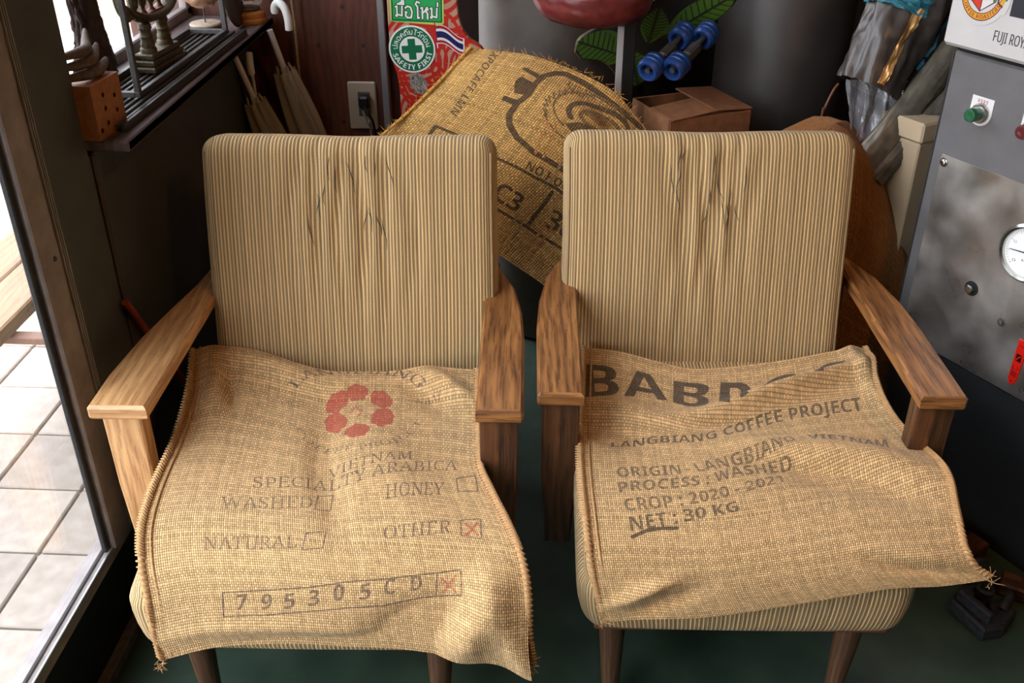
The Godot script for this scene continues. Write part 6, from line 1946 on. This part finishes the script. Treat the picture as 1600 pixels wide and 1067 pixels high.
func print_bold_sack(p2: Image) -> void:
	ink_text(p2, F.bold, "BABROC", [Vector2(0.0117,0.1915),Vector2(0.1766,0.1576),Vector2(0.2991,0.1421),Vector2(0.4395,0.1669),Vector2(0.5824,0.2117),Vector2(0.7328,0.2084),Vector2(0.9044,0.1723)], [Vector2(-0.0020,0.0614),Vector2(0.1660,0.0571),Vector2(0.3027,0.0594),Vector2(0.4595,0.0548),Vector2(0.6025,0.0684),Vector2(0.7607,0.0521),Vector2(0.9151,0.0418)], BLACK, 0.06)
	ink_out(p2, [Vector2(0.2719,0.2415),Vector2(0.3586,0.2156),Vector2(0.4400,0.1982),Vector2(0.5288,0.1771),Vector2(0.6061,0.1499),Vector2(0.7284,0.1176),Vector2(0.8616,0.1116),Vector2(0.9789,0.0981),Vector2(0.9525,0.2244),Vector2(0.5923,0.3152),Vector2(0.3983,0.2856)])
	ink_text(p2, F.bold, "LANGBIANG COFFEE PROJECT", [Vector2(0.0958,0.3610),Vector2(0.2489,0.3242),Vector2(0.4140,0.3066),Vector2(0.4968,0.2978),Vector2(0.6307,0.2625),Vector2(0.7385,0.2524),Vector2(0.9243,0.2566)], [Vector2(0.0975,0.3265),Vector2(0.2539,0.2866),Vector2(0.4215,0.2536),Vector2(0.5091,0.2255),Vector2(0.6395,0.1962),Vector2(0.7509,0.1895),Vector2(0.9376,0.1853)], BLACK, 0.16)
	ink_text(p2, F.bold, "ORIGIN - LANGBIANG", [Vector2(0.1073,0.4754),Vector2(0.2760,0.4494),Vector2(0.3542,0.4343),Vector2(0.4996,0.4167),Vector2(0.6465,0.3788)], [Vector2(0.1037,0.4364),Vector2(0.2800,0.4086),Vector2(0.3435,0.3978),Vector2(0.5086,0.3573),Vector2(0.6530,0.3344)], BLACK, 0.28)
	ink_text(p2, F.bold, "- VIETNAM", [Vector2(0.6655,0.3703),Vector2(0.7168,0.3729),Vector2(0.7724,0.3986),Vector2(0.8300,0.4359),Vector2(0.8977,0.4418)], [Vector2(0.6736,0.3325),Vector2(0.7297,0.3319),Vector2(0.7966,0.3489),Vector2(0.8577,0.3810),Vector2(0.9225,0.3822)], BLACK, 0.20)
	ink_text(p2, F.bold, "PROCESS : WASHED", [Vector2(0.1049,0.5339),Vector2(0.2379,0.5098),Vector2(0.3502,0.4929),Vector2(0.4371,0.4720),Vector2(0.6102,0.4645)], [Vector2(0.1017,0.4952),Vector2(0.2447,0.4678),Vector2(0.3595,0.4513),Vector2(0.4362,0.4280),Vector2(0.6203,0.4171)], BLACK, 0.26)
	ink_text(p2, F.bold, "CROP : 2020 - 2021", [Vector2(0.1150,0.6062),Vector2(0.2637,0.5771),Vector2(0.4208,0.5441),Vector2(0.5688,0.5158)], [Vector2(0.1113,0.5579),Vector2(0.2617,0.5315),Vector2(0.4211,0.5003),Vector2(0.5714,0.4817)], BLACK, 0.30)
	ink_text(p2, F.bold, "NET : 30 KG", [Vector2(0.1220,0.6780),Vector2(0.2189,0.6530),Vector2(0.2646,0.6371),Vector2(0.3282,0.6208),Vector2(0.4271,0.6064)], [Vector2(0.1202,0.6253),Vector2(0.2161,0.6017),Vector2(0.2619,0.5898),Vector2(0.3290,0.5797),Vector2(0.4253,0.5664)], BLACK, 0.20)
	ink_line(p2, [Vector2(0.1236,0.6972),Vector2(0.1608,0.6740),Vector2(0.2005,0.6615),Vector2(0.2483,0.6569)], 0.0122, BLACK, 0.10)


func print_stencil_sack(p3: Image) -> void:
	ink_text(p3, F.bold, "EXPOCAFE.LMN", [Vector2(0.0938,-0.0239),Vector2(0.1082,0.2163),Vector2(0.1286,0.4556)], [Vector2(0.1310,0.0015),Vector2(0.1433,0.2350),Vector2(0.1623,0.4681)], BROWN, 0.15)
	ink_line(p3, [Vector2(0.1527,0.8269),Vector2(0.1331,0.6624),Vector2(0.1264,0.5685),Vector2(0.2408,0.5661)], 0.0163, BROWN, 0.08)
	ink_line(p3, [Vector2(0.7933,0.4238),Vector2(0.6453,0.4692),Vector2(0.5127,0.4793),Vector2(0.4188,0.4512),Vector2(0.3606,0.4069),Vector2(0.3334,0.3561),Vector2(0.3294,0.2860),Vector2(0.3441,0.2236),Vector2(0.3392,0.1527),Vector2(0.3471,0.0916),Vector2(0.3770,0.0524),Vector2(0.4144,0.0331),Vector2(0.5014,0.0356),Vector2(0.6348,0.0518),Vector2(0.8008,0.0195)], 0.0254, BROWN, 0.06)
	ink_poly(p3, [Vector2(0.2641,0.1710),Vector2(0.2746,0.1369),Vector2(0.3489,0.1559),Vector2(0.3495,0.2289),Vector2(0.2915,0.2384)], BROWN, 0.05)
	ink_poly(p3, [Vector2(0.2540,0.0942),Vector2(0.2601,0.0790),Vector2(0.3383,0.0958),Vector2(0.3350,0.1220)], BROWN, 0.05)
	ink_poly(p3, [Vector2(0.2658,0.2949),Vector2(0.2659,0.2685),Vector2(0.3328,0.2714),Vector2(0.3337,0.3047)], BROWN, 0.05)
	ink_line(p3, [Vector2(0.5336,0.2931),Vector2(0.5138,0.2853),Vector2(0.4957,0.2748),Vector2(0.4799,0.2617),Vector2(0.4669,0.2464),Vector2(0.4570,0.2296),Vector2(0.4505,0.2118),Vector2(0.4476,0.1935),Vector2(0.4482,0.1751),Vector2(0.4524,0.1573),Vector2(0.4601,0.1402),Vector2(0.4710,0.1243),Vector2(0.4849,0.1096),Vector2(0.5015,0.0964),Vector2(0.5203,0.0849),Vector2(0.5408,0.0754),Vector2(0.5625,0.0676),Vector2(0.5852,0.0612),Vector2(0.6084,0.0559),Vector2(0.6317,0.0512),Vector2(0.6545,0.0469),Vector2(0.6762,0.0437),Vector2(0.6962,0.0427),Vector2(0.7141,0.0447),Vector2(0.7293,0.0501),Vector2(0.7414,0.0592),Vector2(0.7502,0.0718),Vector2(0.7553,0.0873),Vector2(0.7568,0.1054),Vector2(0.7546,0.1255)], 0.0078, BLACK, 0.25)
	ink_line(p3, [Vector2(0.5928,0.3517),Vector2(0.5522,0.3407),Vector2(0.5613,0.3505),Vector2(0.5213,0.3351),Vector2(0.5315,0.3430),Vector2(0.4925,0.3241),Vector2(0.5043,0.3301),Vector2(0.4667,0.3079),Vector2(0.4806,0.3126),Vector2(0.4449,0.2873),Vector2(0.4613,0.2911),Vector2(0.4281,0.2635),Vector2(0.4472,0.2668),Vector2(0.4170,0.2378),Vector2(0.4391,0.2409),Vector2(0.4120,0.2113),Vector2(0.4373,0.2146),Vector2(0.4134,0.1850),Vector2(0.4418,0.1888),Vector2(0.4211,0.1600),Vector2(0.4524,0.1644),Vector2(0.4346,0.1369),Vector2(0.4686,0.1420),Vector2(0.4534,0.1162),Vector2(0.4899,0.1218),Vector2(0.4770,0.0982),Vector2(0.5154,0.1040),Vector2(0.5045,0.0827),Vector2(0.5441,0.0893),Vector2(0.5348,0.0704),Vector2(0.5752,0.0772),Vector2(0.5668,0.0611),Vector2(0.6080,0.0667),Vector2(0.5999,0.0537)], 0.0054, BLACK, 0.20)
	ink_line(p3, [Vector2(0.5384,0.2387),Vector2(0.5288,0.2302),Vector2(0.5212,0.2207),Vector2(0.5159,0.2104),Vector2(0.5130,0.1997),Vector2(0.5125,0.1886),Vector2(0.5144,0.1774),Vector2(0.5187,0.1664),Vector2(0.5253,0.1558),Vector2(0.5341,0.1456),Vector2(0.5448,0.1360),Vector2(0.5573,0.1271),Vector2(0.5714,0.1189),Vector2(0.5867,0.1112),Vector2(0.6032,0.1040),Vector2(0.6205,0.0971),Vector2(0.6384,0.0902),Vector2(0.6564,0.0833),Vector2(0.6742,0.0767),Vector2(0.6915,0.0711),Vector2(0.7078,0.0670),Vector2(0.7229,0.0647),Vector2(0.7365,0.0646),Vector2(0.7481,0.0668),Vector2(0.7577,0.0713),Vector2(0.7650,0.0779),Vector2(0.7698,0.0865),Vector2(0.7721,0.0967),Vector2(0.7718,0.1086),Vector2(0.7690,0.1217)], 0.0237, BLACK, 0.12)
	ink_line(p3, [Vector2(0.7386,0.1161),Vector2(0.7372,0.1297),Vector2(0.7292,0.1463),Vector2(0.7152,0.1647),Vector2(0.6964,0.1832),Vector2(0.6742,0.1998),Vector2(0.6504,0.2126),Vector2(0.6268,0.2200),Vector2(0.6049,0.2216),Vector2(0.5865,0.2183),Vector2(0.5727,0.2110),Vector2(0.5644,0.2008),Vector2(0.5624,0.1889),Vector2(0.5667,0.1763),Vector2(0.5771,0.1636),Vector2(0.5928,0.1514),Vector2(0.6127,0.1399),Vector2(0.6356,0.1289),Vector2(0.6598,0.1182),Vector2(0.6833,0.1092),Vector2(0.7045,0.1035),Vector2(0.7216,0.1026),Vector2(0.7333,0.1068),Vector2(0.7386,0.1161)], 0.0176, BLACK, 0.30)
	ink_poly(p3, [Vector2(0.5318,0.2825),Vector2(0.5787,0.2331),Vector2(0.6664,0.2111),Vector2(0.6516,0.2979),Vector2(0.5847,0.3066)], BLACK, 0.12)
	ink_poly(p3, [Vector2(0.5550,0.1904),Vector2(0.6325,0.1312),Vector2(0.7148,0.1083),Vector2(0.6485,0.1840)], BLACK, 0.45)
	ink_text(p3, F.bold, "JUNIN", [Vector2(0.4419,0.0811),Vector2(0.5048,0.0801),Vector2(0.5664,0.0738)], [Vector2(0.4382,0.0581),Vector2(0.5012,0.0577),Vector2(0.5630,0.0518)], BROWN, 0.20)
	ink_text(p3, F.bold, "MFS ORGANICO", [Vector2(0.4602,0.1055),Vector2(0.5995,0.0964),Vector2(0.7432,0.0301)], [Vector2(0.4567,0.0794),Vector2(0.5963,0.0716),Vector2(0.7403,0.0052)], BROWN, 0.30)
	ink_line(p3, [Vector2(0.3037,0.5885),Vector2(0.4233,0.5903),Vector2(0.5718,0.5791),Vector2(0.7008,0.5525),Vector2(0.7603,0.5370)], 0.0148, BROWN, 0.08)
	ink_text(p3, F.bold, "NO HOOKS", [Vector2(0.5215,0.5699),Vector2(0.6418,0.5556),Vector2(0.7639,0.5206)], [Vector2(0.5155,0.5251),Vector2(0.6362,0.5120),Vector2(0.7584,0.4752)], BROWN, 0.05)
	ink_line(p3, [Vector2(0.4448,0.8230),Vector2(0.5688,0.8147),Vector2(0.7371,0.7965),Vector2(0.9491,0.7638)], 0.0153, BROWN, 0.08)
	ink_line(p3, [Vector2(0.6616,0.5862),Vector2(0.6727,0.6824),Vector2(0.6860,0.8020)], 0.0173, BROWN, 0.08)
	ink_text(p3, F.bold, "C3", [Vector2(0.5008,0.7795),Vector2(0.5584,0.7800),Vector2(0.6158,0.7781)], [Vector2(0.4866,0.6819),Vector2(0.5442,0.6838),Vector2(0.6012,0.6827)], BROWN, 0.06)
	ink_text(p3, F.bold, "38", [Vector2(0.7272,0.7440),Vector2(0.7890,0.7346),Vector2(0.8508,0.7242)], [Vector2(0.7083,0.6405),Vector2(0.7701,0.6278),Vector2(0.8325,0.6149)], BROWN, 0.08)
	ink_line(p3, [Vector2(0.4745,0.3055),Vector2(0.4945,0.3921),Vector2(0.5147,0.4776)], 0.0102, RED, 0.62)
	ink_line(p3, [Vector2(0.5089,0.3042),Vector2(0.5283,0.3896),Vector2(0.5482,0.4742)], 0.0103, RED, 0.62)
	ink_line(p3, [Vector2(0.6218,0.7593),Vector2(0.6441,0.8765),Vector2(0.6668,0.9949)], 0.0105, TEAL, 0.62)
	ink_line(p3, [Vector2(0.6509,0.7557),Vector2(0.6748,0.8657),Vector2(0.6990,0.9777)], 0.0107, TEAL, 0.62)
	ink_line(p3, [Vector2(0.7580,0.7227),Vector2(0.7769,0.8638),Vector2(0.7957,1.0075)], 0.0110, RED, 0.62)
	ink_line(p3, [Vector2(0.7308,0.7307),Vector2(0.7501,0.8688),Vector2(0.7693,1.0094)], 0.0110, RED, 0.62)
	ink_line(p3, [Vector2(0.6072,0.3898),Vector2(0.6205,0.4716),Vector2(0.6338,0.5534)], 0.0111, TEAL, 0.62)
